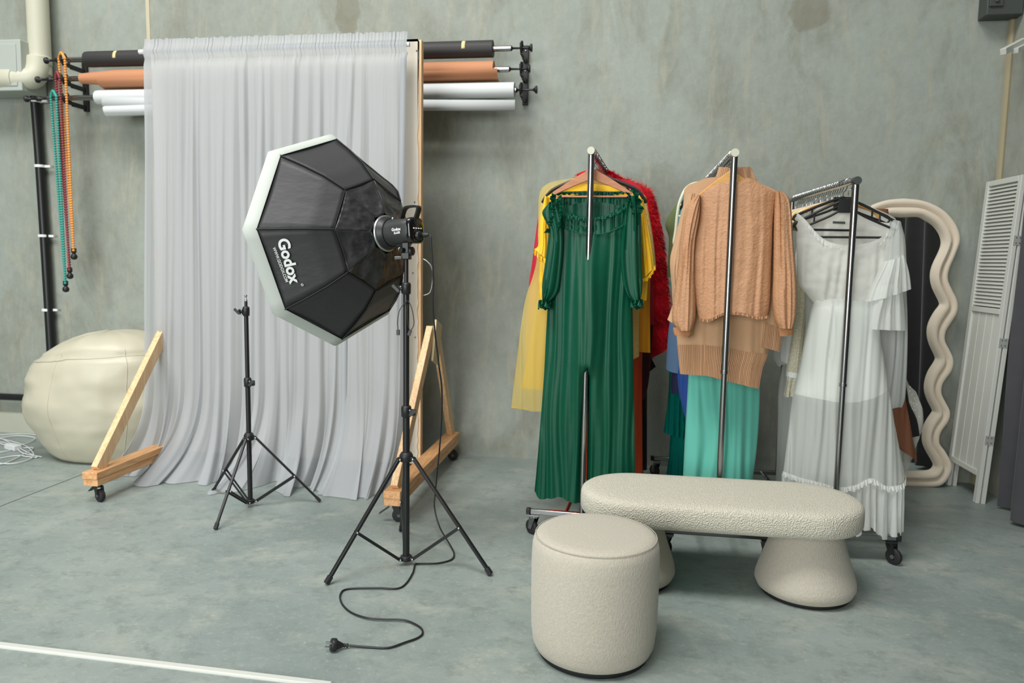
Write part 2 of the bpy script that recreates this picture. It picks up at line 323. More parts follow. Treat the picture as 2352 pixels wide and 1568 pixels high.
# hangers ------------------------------------------------------------
def hook_mb(p,s,h_r=.019):
    """question-mark hook over a rail at p (rail centre); s = in-plane sideways axis"""
    pts=[]
    for a in range(-35,216,12): pts.append(p+s*math.cos(R(a))*h_r+Vector((0,0,math.sin(R(a))*h_r)))
    pts=pts[::-1]  # start left, over, to right lower
    e=pts[-1]; pts+=[p+s*.010+Vector((0,0,-.026)),p+Vector((0,0,-.034)),p+Vector((0,0,-.052))]
    return MB().tube(pts,.0017,6)
def hanger(key,t,label,style,material,half=.21,drop=.075,apex=.052,group=None,tilt=0,hookmat=None):
    p0,d,s,h=RK[key]; p=p0+d*t+Vector((0,0,h)); a=R(tilt); s=s*math.cos(a)+d*math.sin(a)
    o=thing('clothes_hanger',label,'hanger',(p.x,p.y,p.z-apex),group)
    p=p+Vector((0,0,-.0))
    build(hook_mb(p,s),'hook',hookmat or M['chrome'],o)
    z=Vector((0,0,1)); b=MB(); base=p-z*apex
    nrm=s.cross(z)
    if style in('wood','pale'):
        n=22; top=[];bot=[]
        for i in range(n+1):
            u=-1+2*i/n; au=abs(u); zt=-drop*(au**1.15)+ .004*math.exp(-(u*9)**2); wd=.034*(1-au)+.017
            top.append(base+s*u*half+z*zt); bot.append(base+s*u*half+z*(zt-wd))
        th=.007
        rows=[[q-nrm*th for q in top],[q+nrm*th for q in top],[q+nrm*th for q in bot],[q-nrm*th for q in bot],[q-nrm*th for q in top]]
        b.grid(rows); b.add([r[0] for r in rows[:4]],[(0,1,2,3)]); b.add([r[-1] for r in rows[:4]],[(3,2,1,0)])
        build(b,'shoulder_bar',material,o,bevel=.002)
        c=MB(); yb=base-z*(drop+.020); c.tube([yb-s*half*.9,yb+s*half*.9],.0045,10); build(c,'trouser_bar',M['hangerwood'],o)
    elif style=='plastic':
        for k in(-1,1):
            pts=[base+z*.006,base+s*k*half*.3-z*drop*.18,base+s*k*half*.8-z*drop*.72,base+s*k*half*.97-z*drop*.92,base+s*k*half-z*(drop+.012)]
            b.tube(curve_pts(pts,5),[.006]*21,8)
            pts=[base-z*.03+s*k*.012,base+s*k*half*.33-z*(drop*.45+.02),base+s*k*half*.8-z*(drop*.98+.01),base+s*k*half*.95-z*(drop+.022)]
            b.tube(curve_pts(pts,5),.005,8)
            b.tube([base+s*k*half*.62-z*drop*.55,base+s*k*half*.62-z*(drop*.80+.012)],.004,6)
            b.tube([base+s*k*half*.97-z*(drop+.01),base+s*k*half*.88-z*(drop+.045)],.004,6)
        b.box(base-z*.022,(.075,.012,.06)); b.tube([base-z*(drop+.052)-s*half*.86,base-z*(drop+.052)+s*half*.86],.005,8)
        build(b,'frame',material,o)
    else:
        for k in(-1,1):
            b.tube(curve_pts([base+z*.004,base+s*k*half*.35-z*drop*.22,base+s*k*half*.8-z*drop*.7,base+s*k*half-z*(drop+.03)],6),[.008]*18+[.006],8)
        b.tube([base-z*(drop+.03)-s*half*.97,base-z*(drop+.03)+s*half*.97],.004,8)
        build(b,'frame',material,o)
    return o
# cloth ----------------------------------------------------------------
def outl(Y,pts): return smooth_tab([(PY(x,y,Y).z,PY(x,y,Y).x) for x,y in pts])
def ntab(Y,pts): # neckline/hem: u->z   pts px left->right
    q=[PY(x,y,Y) for x,y in pts]; x0,x1=q[0].x,q[-1].x
    return smooth_tab([(-1+2*(p.x-x0)/(x1-x0),p.z) for p in q])
def foldf(a,z,seed,sharp=0):
    w=noise.noise(Vector((a*.9+seed,z*.9,seed)))
    a2=a+.35*noise.noise(Vector((seed,z*2.2,a*.6)))
    m=.65+.6*noise.noise(Vector((a*1.3,z*1.6,seed+3)))
    return (.62*math.sin(a2*5.9+w*3.2+seed)+.34*math.sin(a2*13.1+3.6*w+seed*2.1))*m+.35*noise.noise(Vector((a*3.3,z*1.3,seed+9)))
def cloth(Y,left,right,top,bot,hd=.05,amp=.012,freq=2.5,seed=1.,topb=None,n=170,rows=56,gather=0.,botb=None,ampx=.35,crumple=.0,slit=None,bulge=None):
    """hollow garment body: outlines in world x by z, necklines/hems as functions of u"""
    Lt=outl(Y,left);Rt=outl(Y,right);T=ntab(Y,top);B=ntab(Y,bot);TB=ntab(Y,topb) if topb else T;BB=ntab(Y,botb) if botb else B
    out=[]
    for i in range(rows+1):
        v=i/rows; row=[]
        for j in range(n):
            a=2*PI*j/n; u=-math.cos(a); front=math.sin(a)>=0
            w=abs(math.sin(a))
            tz=interp(T,u)*w+(1-w)*(interp(T,u)+interp(TB,u))/2 if front else interp(TB,u)*w+(1-w)*(interp(T,u)+interp(TB,u))/2
            bz=interp(B,u) if front else interp(BB,u)
            z=tz+(bz-tz)*v
            xl=interp(Lt,z);xr=interp(Rt,z); hw=(xr-xl)/2; x=(xl+xr)/2+hw*u
            A=amp*(gather+(1-gather)*min(1,v*1.6))
            s=(x-Y*0)*10*freq/3+(0 if front else 7)
            f=foldf(x*freq*6+(0 if front else 5),z,seed)
            c=crumple*noise.fractal(Vector((x*9,z*9,seed+(0 if front else 4))),.7,2.1,3) if crumple else 0
            y=Y-(hd*(1 if front else -1))*(1-abs(u)**3)**.6-(A*f+c)*(1 if front else -1)
            x+=A*ampx*math.cos(x*freq*13+seed)*(1-abs(u)**6)
            if bulge and front: y-=bulge(u,z)
            if slit and z<slit[0]:
                g_=slit[1](z); x+=math.copysign(g_*math.exp(-abs(u)*5),u); y+=(Y-y)*math.exp(-abs(u)*14)*min(1,(slit[0]-z)/.05)
            row.append(Vector((x,y,z)))
        out.append(row)
    m=MB().grid(out,True)
    if slit:
        def keep(f):
            c=sum((m.v[k].z for k in f),0)/4; js=[k%n for k in f]; us=[-math.cos(2*PI*j_/n) for j_ in js]
            return not(c<slit[0] and min(us)<0<=max(us))
        m.f=[f for f in m.f if keep(f)]
    return m
def sleeve(Y,left,right,hd=.03,amp=.006,freq=6,seed=2.,rows=34,n=44,y_off=0,endround=0):
    """sleeve tube bounded by pixel outlines given at depth Y (top to bottom, same count)"""
    A=curve_pts([PY(x,y,Y) for x,y in left],8);Bq=curve_pts([PY(x,y,Y) for x,y in right],8); m=min(len(A),len(Bq)); out=[]
    for i in range(m):
        a,b=A[i],Bq[i]; row=[]
        for j in range(n):
            t=2*PI*j/n; u=-math.cos(t); s=math.sin(t)
            k=min(1,(m-1-i)/3+.45) if endround else 1
            f=foldf(u*freq*.35+(0 if s>0 else 3),a.z,seed)
            p=(a+b)/2+(b-a)/2*u*(1+.05*f); p=p+Vector((0,y_off-s*hd*k*(1+.0)-amp*f*(1 if s>0 else -1)*(.4+.6*abs(s)),0))
            row.append(p)
        out.append(row)
    return MB().grid(out,True)
def frill(path,drop,amp=.006,waves=14,out=Vector((0,-1,0)),rows=5,flare=.3,seed=0.,k=14,jag=.2):
    """gathered strip hanging from a path"""
    P=curve_pts(path,k); n=len(P); drop=Vector(drop); rr=[]
    ln=[0]
    for i in range(1,n): ln.append(ln[-1]+(P[i]-P[i-1]).length)
    for i in range(rows+1):
        v=i/rows; row=[]
        for j,p in enumerate(P):
            a=ln[j]/max(ln[-1],1e-6)*waves*2*PI; t=(P[min(j+1,n-1)]-P[max(j-1,0)]).normalized()
            g=math.sin(a+seed+1.3*math.sin(a*.31+seed)); dv=drop*v*(1+jag*math.sin(a*.37+seed)+jag*.5*math.sin(a*1.7))
            row.append(p+dv+Vector(out)*(amp*(.25+v)*(g+flare))+t*amp*.6*v*math.cos(a*2+seed))
        rr.append(row)
    return MB().grid(rr)
def px(Y,*p): return [PY(a,b,Y) for a,b in p]
def garment(name,label,cat,Y,group,mb,material,topx):
    p=PY(topx[0],topx[1],Y); o=thing(name,label,cat,(p.x,p.y,p.z),group); build(mb,'body',material,o,angle=80); return o
def part(o,name,mb,material,label=None,angle=80,**k):
    q=build(mb,name,material,o,angle=angle,**k)
    if label: q['label']=label
    return q
GA='garments on the left rack'; GB='garments on the middle rack'; GC='garments on the right rack'
# ================================================================== RACK 1 garments
hanger('a',.055,'flat wooden hanger with bar, holding the green satin jumpsuit','wood',M['hangerwood'],half=.178,drop=.105,apex=.07)
hanger('a',.16,'black velvet hanger just behind the wooden one','velvet',M['blackp'],half=.245,drop=.10,apex=.085,hookmat=M['blackp'])
for k in range(16): hanger('a',.22+k*.053,'chrome-hooked hanger in the packed row on the left rack','velvet',M['blackp'],half=.17,drop=.075,apex=.075,group='chrome-hooked hangers on the left rack',tilt=random.uniform(-8,8))
# green jumpsuit
Y=3.485
zc_=PY(1350,838,Y).z
def ss(a,b_,v): v=max(0,min(1,(v-a)/(b_-a))); return v*v*(3-2*v)
jb=lambda u,z: .050*math.exp(-((u+.02)/.40)**2)*(ss(1.50,1.12,z) if z>zc_-.001 else ss(.30,.9,z))
g=cloth(Y,[(1281,470),(1276,540),(1264,640),(1257,720),(1250,850),(1243,950),(1235,1050),(1226,1150)],
          [(1443,470),(1447,540),(1450,640),(1453,720),(1455,850),(1457,950),(1458,1050),(1460,1150)],
          [(1281,512),(1310,530),(1350,540),(1400,534),(1443,512)],[(1226,1128),(1243,1143),(1275,1138),(1285,1136),(1310,1147),(1334,1152),(1346,1150),(1380,1146),(1461,1148)],
          hd=.035,amp=.012,freq=2.3,seed=1.3,gather=.4,topb=[(1281,462),(1350,462),(1443,462)],n=420,rows=100,slit=(zc_,lambda z:.011*min(1,(zc_-z)/.5)),bulge=jb)
o=garment('jumpsuit','emerald green satin off-shoulder jumpsuit hanging at the front of the left rack','jumpsuit',Y,None,g,M['satin'],(1357,460))
part(o,'elastic_yoke',cloth(Y,[(1266,450),(1272,490),(1281,545)],[(1450,450),(1446,490),(1442,545)],[(1266,474),(1285,487),(1315,497),(1355,503),(1400,495),(1432,478),(1450,462)],[(1281,514),(1310,531),(1350,541),(1400,535),(1443,513)],hd=.038,amp=.0055,freq=9,seed=3,gather=1,topb=[(1268,447),(1300,444),(1360,443),(1450,441)],botb=[(1281,500),(1443,500)],n=260,rows=16),M['satin'])
for pts,z,am in (([(1264,476),(1285,489),(1315,499),(1355,504),(1400,496),(1432,480),(1452,462)],-.014,.006),([(1281,512),(1310,530),(1350,540),(1400,534),(1443,512)],-.005,.003)):
    part(o,'frill',frill([p+Vector((0,-.040,.004)) for p in px(Y,*pts)],(0,-.004,z),amp=am,waves=34,k=40,jag=.08,flare=.6),M['satin'])
part(o,'frill',frill([p+Vector((0,.038,.010)) for p in px(Y,(1266,446),(1300,443),(1360,442),(1410,443),(1450,440))],(0,0,-.014),amp=.004,waves=40,k=24),M['satin'])
part(o,'sleeve',sleeve(Y,[(1262,468),(1247,488),(1255,510),(1262,530),(1254,600),(1247,650),(1247,688)],[(1276,462),(1292,500),(1296,530),(1296,570),(1292,620),(1284,670),(1262,694)],hd=.045,amp=.016,freq=4,seed=5,y_off=-.028,endround=1),M['satin'])
part(o,'sleeve',sleeve(Y,[(1444,452),(1432,500),(1428,545),(1426,590),(1430,640),(1440,675),(1456,694)],[(1464,452),(1471,490),(1472,530),(1473,590),(1475,640),(1474,670),(1470,688)],hd=.045,amp=.016,freq=4,seed=6.5,y_off=-.028,endround=1),M['satin'])
for c in ((1251,690),(1463,688)):
    p=PY(c[0],c[1],Y-.04); r=.028
    ring=[p+Vector((r*math.cos(a),.7*r*math.sin(a),.004*math.sin(3*a))) for a in [2*PI*k/8 for k in range(9)]]
    for dz,sd_ in ((0,1.),(-.010,2.4)):
        part(o,'cuff_frill',frill([q+Vector((0,0,dz)) for q in ring],(0,0,-.024),amp=.013,waves=10,k=16,rows=5,seed=sd_,jag=.25),M['satin'])
for path,dr in ((((1281,448),(1279,470),(1281,495),(1274,520),(1268,536)),(-.020,-.012,.002)),(((1284,455),(1287,480),(1286,505),(1280,530)),(.014,-.016,.004)),(((1448,438),(1456,452),(1463,470),(1467,492)),(.018,-.012,.002)),(((1446,446),(1452,462),(1457,480),(1462,498)),(-.014,-.014,.002))):
    part(o,'shoulder_frill',frill([q+Vector((0,-.060,0)) for q in px(Y,*path)],dr,amp=.009,waves=9,k=20,rows=5,jag=.3,seed=path[0][0]),M['satin'])
# velvet hanger band visible: yellow blouse behind
Y=3.58
g=cloth(Y,[(1250,440),(1250,470),(1243,540),(1238,640),(1240,690)],[(1462,440),(1474,470),(1484,540),(1488,640),(1485,690)],[(1252,455),(1280,440),(1310,428),(1355,424),(1400,428),(1440,440),(1466,455)],[(1240,690),(1485,690)],hd=.04,amp=.01,freq=4,seed=7,n=120,rows=30,crumple=.012)
o=garment('blouse','bright yellow blouse with frilled cuffs, behind the green jumpsuit','blouse',Y,GA,g,M['bright_yellow'],(1355,425))
part(o,'sleeve',sleeve(Y,[(1466,455),(1470,520),(1472,590),(1474,645)],[(1478,460),(1489,520),(1498,570),(1503,612)],hd=.04,amp=.009,seed=8,y_off=-.01),M['bright_yellow'])
part(o,'sleeve',sleeve(Y,[(1252,450),(1240,510),(1238,560),(1229,572)],[(1262,455),(1262,520),(1262,570),(1262,600)],hd=.035,amp=.008,seed=8,y_off=-.01),M['bright_yellow'])
part(o,'cuff_frill',frill(px(Y-.05,(1472,640),(1485,636),(1497,622),(1504,608)),(0.004,0,-.016),amp=.005,waves=12),M['bright_yellow'])
part(o,'cuff_frill',frill(px(Y-.048,(1227,570),(1234,580),(1246,590),(1262,598)),(-.002,0,-.020),amp=.007,waves=7),M['bright_yellow'])
Y=3.65
g=cloth(Y,[(1248,425),(1238,450),(1236,500),(1237,540),(1232,600),(1222,640),(1206,690),(1193,780),(1180,880),(1174,940)],[(1440,425),(1450,500),(1450,600),(1450,700),(1450,940)],[(1246,432),(1262,421),(1310,412),(1355,408),(1440,430)],[(1174,935),(1200,937),(1245,941),(1450,945)],hd=.05,amp=.012,freq=2.2,seed=9,n=150,rows=50)
o=garment('dress','long pale yellow organza dress flaring out left of the green jumpsuit','dress',Y,GA,g,M['organza'],(1310,412))
part(o,'lining',cloth(Y,[(1262,520),(1245,620),(1222,750),(1205,850),(1194,895)],[(1440,520),(1440,895)],[(1262,520),(1440,520)],[(1194,890),(1245,893),(1440,895)],hd=.03,amp=.008,freq=3,seed=10,n=90,rows=30),M['organza_lining'])
for (y0,tz) in ((934,0),):
    b=MB(); b.tube(curve_pts([p+Vector((0,-.012,0)) for p in px(Y,(1175,934),(1190,936),(1215,938),(1245,941),(1290,943))],6),.0035,6); part(o,'hem',b,M['organza_lining'])
Y=3.72
g=cloth(Y,[(1256,440),(1240,480),(1236,560),(1246,640),(1243,760),(1240,830)],[(1470,440),(1487,480),(1492,560),(1480,640),(1468,720),(1468,830)],[(1262,440),(1355,420),(1470,440)],[(1240,826),(1355,830),(1440,828),(1455,824),(1470,818)],hd=.04,amp=.008,freq=4,seed=11,n=120,rows=40)
o=garment('dress','gold lace dress whose textured hem shows below the green sleeve','dress',Y,GA,g,M['gold_lace'],(1355,422))
part(o,'sleeve',sleeve(Y,[(1468,440),(1476,500),(1484,560),(1490,626)],[(1484,452),(1494,510),(1502,560),(1507,612)],hd=.03,amp=.004,seed=12),M['gold_lace'])
Y=3.79
g=cloth(Y,[(1262,440),(1243,470),(1242,560),(1236,620),(1219,670),(1208,760),(1206,860)],[(1440,440),(1440,860)],[(1262,440),(1440,430)],[(1206,880),(1440,880)],hd=.04,amp=.01,freq=3,seed=12,n=100,rows=36)
garment('dress','peach gauze dress glimpsed through the pale yellow organza','dress',Y,GA,g,M['peach'],(1355,435))
Y=3.86
g=cloth(Y,[(1270,440),(1262,520),(1270,700),(1270,820)],[(1474,440),(1492,520),(1494,600),(1493,700),(1494,830)],[(1270,440),(1474,440)],[(1270,820),(1440,814),(1462,812),(1466,806),(1494,810)],hd=.045,amp=.011,freq=2.2,seed=13,n=110,rows=36)
garment('dress','amber orange chiffon dress, longer than the yellow blouse before it','dress',Y,GA,g,M['amber'],(1355,425))
Y=3.93
g=cloth(Y,[(1262,440),(1262,520),(1262,700),(1262,1090)],[(1474,440),(1496,520),(1499,600),(1480,700),(1475,850),(1476,1100)],[(1262,440),(1474,440)],[(1262,1095),(1476,1098)],hd=.045,amp=.012,freq=2.6,seed=14,n=120,rows=50)
garment('dress','full-length orange-red dress reaching nearly to the floor on the left rack','dress',Y,GA,g,M['orange_red'],(1355,425))
Y=4.0
g=cloth(Y,[(1290,430),(1252,460),(1238,490),(1229,550),(1221,610),(1215,660),(1222,745)],[(1440,422),(1472,430),(1490,500),(1498,600),(1502,700),(1502,745)],[(1285,420),(1355,410),(1440,412),(1470,424)],[(1222,745),(1502,745)],hd=.04,amp=.009,freq=2,seed=15,n=110,rows=34)
garment('dress','plain crimson dress edging out left of the yellow organza','dress',Y,GA,g,M['crimson'],(1355,412))
Y=4.08
g=cloth(Y,[(1290,430),(1280,500),(1300,700),(1300,1000)],[(1470,430),(1485,500),(1500,700),(1492,860),(1480,920)],[(1290,430),(1470,430)],[(1300,930),(1440,930),(1482,914)],hd=.04,amp=.011,freq=3,seed=16,n=100,rows=40)
garment('dress','dark maroon dress below the hem of the red fur coat','dress',Y,GA,g,M['maroon_cloth'],(1380,430))
# fur coat
Y=4.24
fl=[(1330,400),(1310,440),(1300,520),(1310,640),(1320,800)]; fr_=[(1428,408),(1470,424),(1497,445),(1518,520),(1529,600),(1536,690),(1538,760),(1531,805)]
g=cloth(Y,fl,fr_,[(1330,398),(1380,392),(1400,396),(1428,412)],[(1320,815),(1420,820),(1500,816),(1531,800)],hd=.10,amp=.012,freq=2,seed=17,n=120,rows=60,crumple=.02)
base=list(g.v); fc=list(g.f); rnd=random.Random(3)
for _ in range(9000):
    f=fc[rnd.randrange(len(fc))]; a=base[f[0]];b_=base[f[1]];c_=base[f[3]]
    p=a+(b_-a)*rnd.random()+(c_-a)*rnd.random(); nn=(b_-a).cross(c_-a)
    if nn.length<1e-9: continue
    nn.normalize(); cc=Vector(((base[0].x+base[60].x)/2,Y,p.z))
    if nn.dot(p-cc)<0: nn=-nn
    ln=rnd.uniform(.018,.034); clump=noise.noise_vector(p*14)*.8
    dr=(nn*.75+Vector((0,0,-.75))+clump+Vector((rnd.uniform(-.3,.3),rnd.uniform(-.3,.3),rnd.uniform(-.2,.2)))).normalized()
    sd=dr.cross(Vector((rnd.uniform(-1,1),rnd.uniform(-1,1),rnd.uniform(-1,1)))).normalized()*.0018
    g.add([p-sd,p+sd,p+dr*ln],[(0,1,2)])
M['fur_red']=mat('fur_red',(206,8,30),.6,sheen=0,var=.5,vscale=16,spec=.3)
o=garment('fur_coat','fluffy crimson faux-fur coat at the back of the left rack','coat',Y,GA,g,M['fur_red'],(1380,395))
col_=MB(); 
for k in range(1400):
    a=rnd.random(); q=PY(1372+62*a,392+28*a*a+rnd.uniform(-3,9),Y-.09); d=Vector((rnd.uniform(-1,1),rnd.uniform(-.8,.2),rnd.uniform(-1,1))).normalized(); s_=d.cross(Vector((0,1,.3))).normalized()*.002
    col_.add([q-s_,q+s_,q+d*rnd.uniform(.012,.03)],[(0,1,2)])
part(o,'collar',col_,M['fur_red'])
Y=4.36
g=cloth(Y,[(1330,430),(1340,700),(1350,1080)],[(1470,430),(1500,600),(1506,830),(1505,835),(1488,850),(1486,1075)],[(1330,430),(1470,430)],[(1350,1078),(1486,1078)],hd=.03,amp=.01,freq=3,seed=18,n=90,rows=40)
garment('dress','long black dress, rearmost beneath the red fur coat','dress',Y,GA,g,M['black_cloth'],(1400,430))
# ================================================================== RACK 2 garments
hanger('b',.07,'pale wooden hanger inside the rose lace blouse','pale',M['lightwood'],half=.155,drop=.12,apex=.062)
for k in range(17): hanger('b',.13+k*.055,'chrome-hooked hanger in the packed row on the middle rack','velvet',M['blackp'],half=.17,drop=.075,apex=.075,group='chrome-hooked hangers on the middle rack',tilt=random.uniform(-8,8))
Y=3.375
g=cloth(Y,[(1652,405),(1612,430),(1603,452),(1605,500),(1594,560),(1590,640),(1596,690),(1606,736)],[(1735,405),(1772,430),(1783,450),(1776,500),(1772,600),(1769,690),(1760,736)],
  [(1603,452),(1625,432),(1650,420),(1690,421),(1735,411),(1760,428),(1783,448)],[(1606,736),(1625,738),(1660,722),(1700,722),(1735,732),(1760,728)],hd=.05,amp=.009,freq=2.4,seed=21,topb=[(1603,452),(1650,424),(1690,414),(1735,414),(1783,448)],n=180,rows=60,crumple=.0035,gather=.2)
o=garment('blouse','rose-tan lace blouse with long puffed sleeves, facing outward on the middle rack','blouse',Y,None,g,M['rose'],(1690,415))
part(o,'sleeve',sleeve(Y,[(1600,448),(1575,478),(1563,540),(1556,620),(1546,690),(1544,735),(1556,757)],[(1608,452),(1606,500),(1596,560),(1594,630),(1597,690),(1596,730),(1588,757)],hd=.05,amp=.010,seed=22,y_off=-.012,freq=7),M['rose'])
part(o,'sleeve',sleeve(Y,[(1780,440),(1777,490),(1776,560),(1775,630),(1774,690),(1778,730),(1786,752)],[(1792,442),(1812,462),(1819,540),(1827,620),(1829,680),(1826,725),(1818,752)],hd=.05,amp=.010,seed=23,y_off=-.012,freq=7),M['rose'])
part(o,'cuff',sleeve(Y,[(1545,750),(1546,760),(1548,768)],[(1591,754),(1589,765),(1584,774)],hd=.022,amp=.001,seed=1,y_off=-.012,rows=6),M['rosecuff'])
part(o,'cuff',sleeve(Y,[(1785,750),(1787,760),(1789,771)],[(1821,750),(1822,760),(1819,768)],hd=.022,amp=.001,seed=1,y_off=-.012,rows=6),M['rosecuff'])
part(o,'gathered_hem',frill([p+Vector((0,-.055,0)) for p in px(Y,(1606,728),(1625,731),(1660,716),(1700,716),(1735,725),(1760,722))],(0,.006,-.012),amp=.004,waves=22,k=36,jag=.05),M['rose'])
# camel sweater
def rib(Y,left,right,top,bot,hd,waves,topb=None,depth=.0035,n=640,rows=10,seed=0,amp=.006,freq=2):
    m=cloth(Y,left,right,top,bot,hd=hd,amp=amp,freq=freq,seed=seed,n=n,rows=rows,topb=topb,gather=1)
    for i in range(rows+1):
        for j in range(n):
            t=2*PI*j/n; v=m.v[i*n+j]; v.y-=depth*math.sin(-math.cos(t)*waves*PI)*(1 if math.sin(t)>0 else -1)
    return m
Y=3.46
L_=[(1572,400),(1571,445),(1566,500),(1552,600),(1549,700),(1554,770),(1562,860)]; R_=[(1775,425),(1800,450),(1806,520),(1790,640),(1778,740),(1764,815),(1752,845),(1744,892)]
g=cloth(Y,L_,R_,[(1572,436),(1582,426),(1605,419),(1640,410),(1735,412),(1775,428),(1802,450)],[(1557,792),(1600,790),(1655,795),(1700,805),(1754,812)],hd=.05,amp=.008,freq=1.8,seed=25,n=150,rows=50)
o=garment('sweater','oversized camel knit turtleneck sweater with ribbed hem, behind the lace blouse','sweater',Y,GB,g,M['camel'],(1690,385))
part(o,'ribbed_hem',rib(Y,L_,R_,[(1557,791),(1600,789),(1655,794),(1700,804),(1754,811)],[(1562,858),(1590,858),(1625,860),(1655,868),(1700,880),(1744,892)],.052,52,seed=25,amp=.008,freq=1.8),M['camelrib'])
part(o,'turtleneck',rib(Y,[(1652,380),(1646,400),(1638,420)],[(1722,380),(1732,400),(1742,420)],[(1654,386),(1690,390),(1720,386)],[(1640,412),(1690,425),(1740,414)],.045,24,topb=[(1654,380),(1690,380),(1720,380)],n=300,rows=8,depth=.003),M['camelrib'])
part(o,'sleeve',sleeve(Y,[(1576,446),(1562,500),(1547,560),(1539,600),(1543,660),(1545,700)],[(1600,446),(1590,500),(1575,570),(1566,640),(1563,690),(1561,720)],hd=.04,amp=.006,seed=26),M['camel'])
part(o,'cuff',sleeve(Y,[(1545,700),(1539,718),(1533,734)],[(1562,716),(1557,730),(1549,745)],hd=.025,amp=.002,seed=26),M['camelrib'])
part(o,'sleeve',sleeve(Y,[(1780,440),(1775,520),(1765,620),(1750,700),(1743,738)],[(1802,450),(1806,540),(1806,640),(1803,700),(1797,752)],hd=.04,amp=.006,seed=27),M['camel'])
part(o,'cuff',rib(Y-.01,[(1743,735),(1739,770),(1736,797)],[(1797,748),(1795,780),(1790,812)],[(1743,736),(1770,743),(1797,750)],[(1736,794),(1765,800),(1790,808)],.03,15,n=240,rows=6,amp=.001),M['camelrib'])
Y=3.62
g=cloth(Y,[(1600,440),(1590,600),(1584,800),(1579,900),(1573,1000),(1567,1130)],[(1760,440),(1755,600),(1748,800),(1746,860),(1743,950),(1736,1040),(1724,1130)],[(1600,440),(1760,440)],[(1567,1118),(1640,1122),(1724,1116)],hd=.07,amp=.022,freq=1.5,seed=28.5,n=200,rows=60,gather=.4)
garment('dress','long mint turquoise dress with deep soft folds, under the camel sweater','dress',Y,GB,g,M['mint'],(1690,440))
Y=3.70
g=cloth(Y,[(1585,700),(1560,840),(1556,870),(1562,915),(1575,965)],[(1700,700),(1700,965)],[(1585,700),(1700,700)],[(1575,968),(1700,960)],hd=.03,amp=.008,freq=3,seed=29,n=80,rows=30)
garment('skirt','royal blue skirt edging out left of the mint dress','skirt',Y,GB,g,M['royal_blue'],(1640,700))
Y=3.78
g=cloth(Y,[(1600,440),(1560,560),(1545,700),(1535,760),(1530,840)],[(1750,440),(1750,840)],[(1600,440),(1750,440)],[(1530,848),(1570,856),(1750,850)],hd=.035,amp=.007,freq=3,seed=30,n=80,rows=30)
garment('shirt','faded denim blue shirt tail left of the camel sweater','shirt',Y,GB,g,M['blue_denim'],(1640,440))
Y=3.86
g=cloth(Y,[(1600,700),(1545,850),(1542,900),(1545,905)],[(1700,700),(1700,905)],[(1600,700),(1700,700)],[(1545,903),(1700,903)],hd=.03,amp=.007,freq=3,seed=31,n=70,rows=24)
garment('skirt','navy blue skirt between the denim shirt and teal chiffon','skirt',Y,GB,g,M['navy'],(1640,700))
Y=4.0
g=cloth(Y,[(1560,700),(1540,820),(1536,900),(1530,950),(1523,1000)],[(1640,700),(1640,1000)],[(1560,700),(1640,700)],[(1523,992),(1550,998),(1580,1003),(1640,1000)],hd=.05,amp=.016,freq=5,seed=32,n=180,rows=36)
o=garment('dress','tiered teal chiffon dress hanging at the back left of the middle rack','dress',Y,GB,g,M['teal_chiffon'],(1600,700))
part(o,'lower_tier',cloth(Y+.01,[(1540,990),(1536,1050),(1528,1110)],[(1640,990),(1640,1110)],[(1540,985),(1640,985)],[(1528,1100),(1640,1104)],hd=.05,amp=.014,freq=6,seed=33,n=150,rows=24),M['teal_chiffon'])
Y=4.08
g=cloth(Y,[(1570,450),(1553,480),(1547,560),(1542,640),(1536,655)],[(1680,450),(1680,655)],[(1572,450),(1680,440)],[(1537,656),(1680,656)],hd=.03,amp=.006,freq=3,seed=34,n=60,rows=20)
garment('blouse','teal patterned blouse left of the cream plastic hanger','blouse',Y,GB,g,M['teal_print'],(1640,445))
Y=4.18
g=cloth(Y,[(1556,470),(1545,480),(1528,516),(1536,545),(1534,600),(1532,640)],[(1640,470),(1640,640)],[(1556,466),(1640,455)],[(1532,636),(1640,640)],hd=.03,amp=.006,freq=3,seed=35,n=60,rows=20)
garment('top','olive green top with pointed sleeve, rearmost left on the middle rack','top',Y,GB,g,M['olive'],(1600,465))
Y=3.98
g=cloth(Y,[(1575,455),(1560,500),(1556,560)],[(1680,455),(1680,560)],[(1577,455),(1680,440)],[(1556,560),(1680,560)],hd=.02,amp=.004,freq=3,seed=36,n=60,rows=16)
garment('top','light blue printed top seen through the cream plastic hanger','top',Y,GB,g,M['light_blue'],(1640,445))
o=thing('clothes_hanger','cream plastic hanger with cut-outs sticking out left of the camel sweater','hanger',PY(1600,400,3.9),None)
b=MB(); pts=px(3.9,(1660,425),(1605,420),(1577,432),(1562,462),(1556,490),(1552,530),(1548,556),(1551,562)); b.tube(curve_pts(pts,6),.008,8)
b.tube(px(3.9,(1600,428),(1580,462),(1566,520),(1552,560)),.006,8)
for q in (((1558,470),(1578,472)),((1556,495),(1572,500)),((1552,524),(1566,526))): b.tube(px(3.9,*q),.006,8)
build(b,'frame',M['plastic_cream'],o)
b=MB(); b.tube(curve_pts([PY(1660,425,3.9),Vector((.433,3.9,1.74)),Vector((.445,3.9,1.782)),Vector((.425,3.9,1.785))],5),.002,6); build(b,'hook',M['chrome'],o)
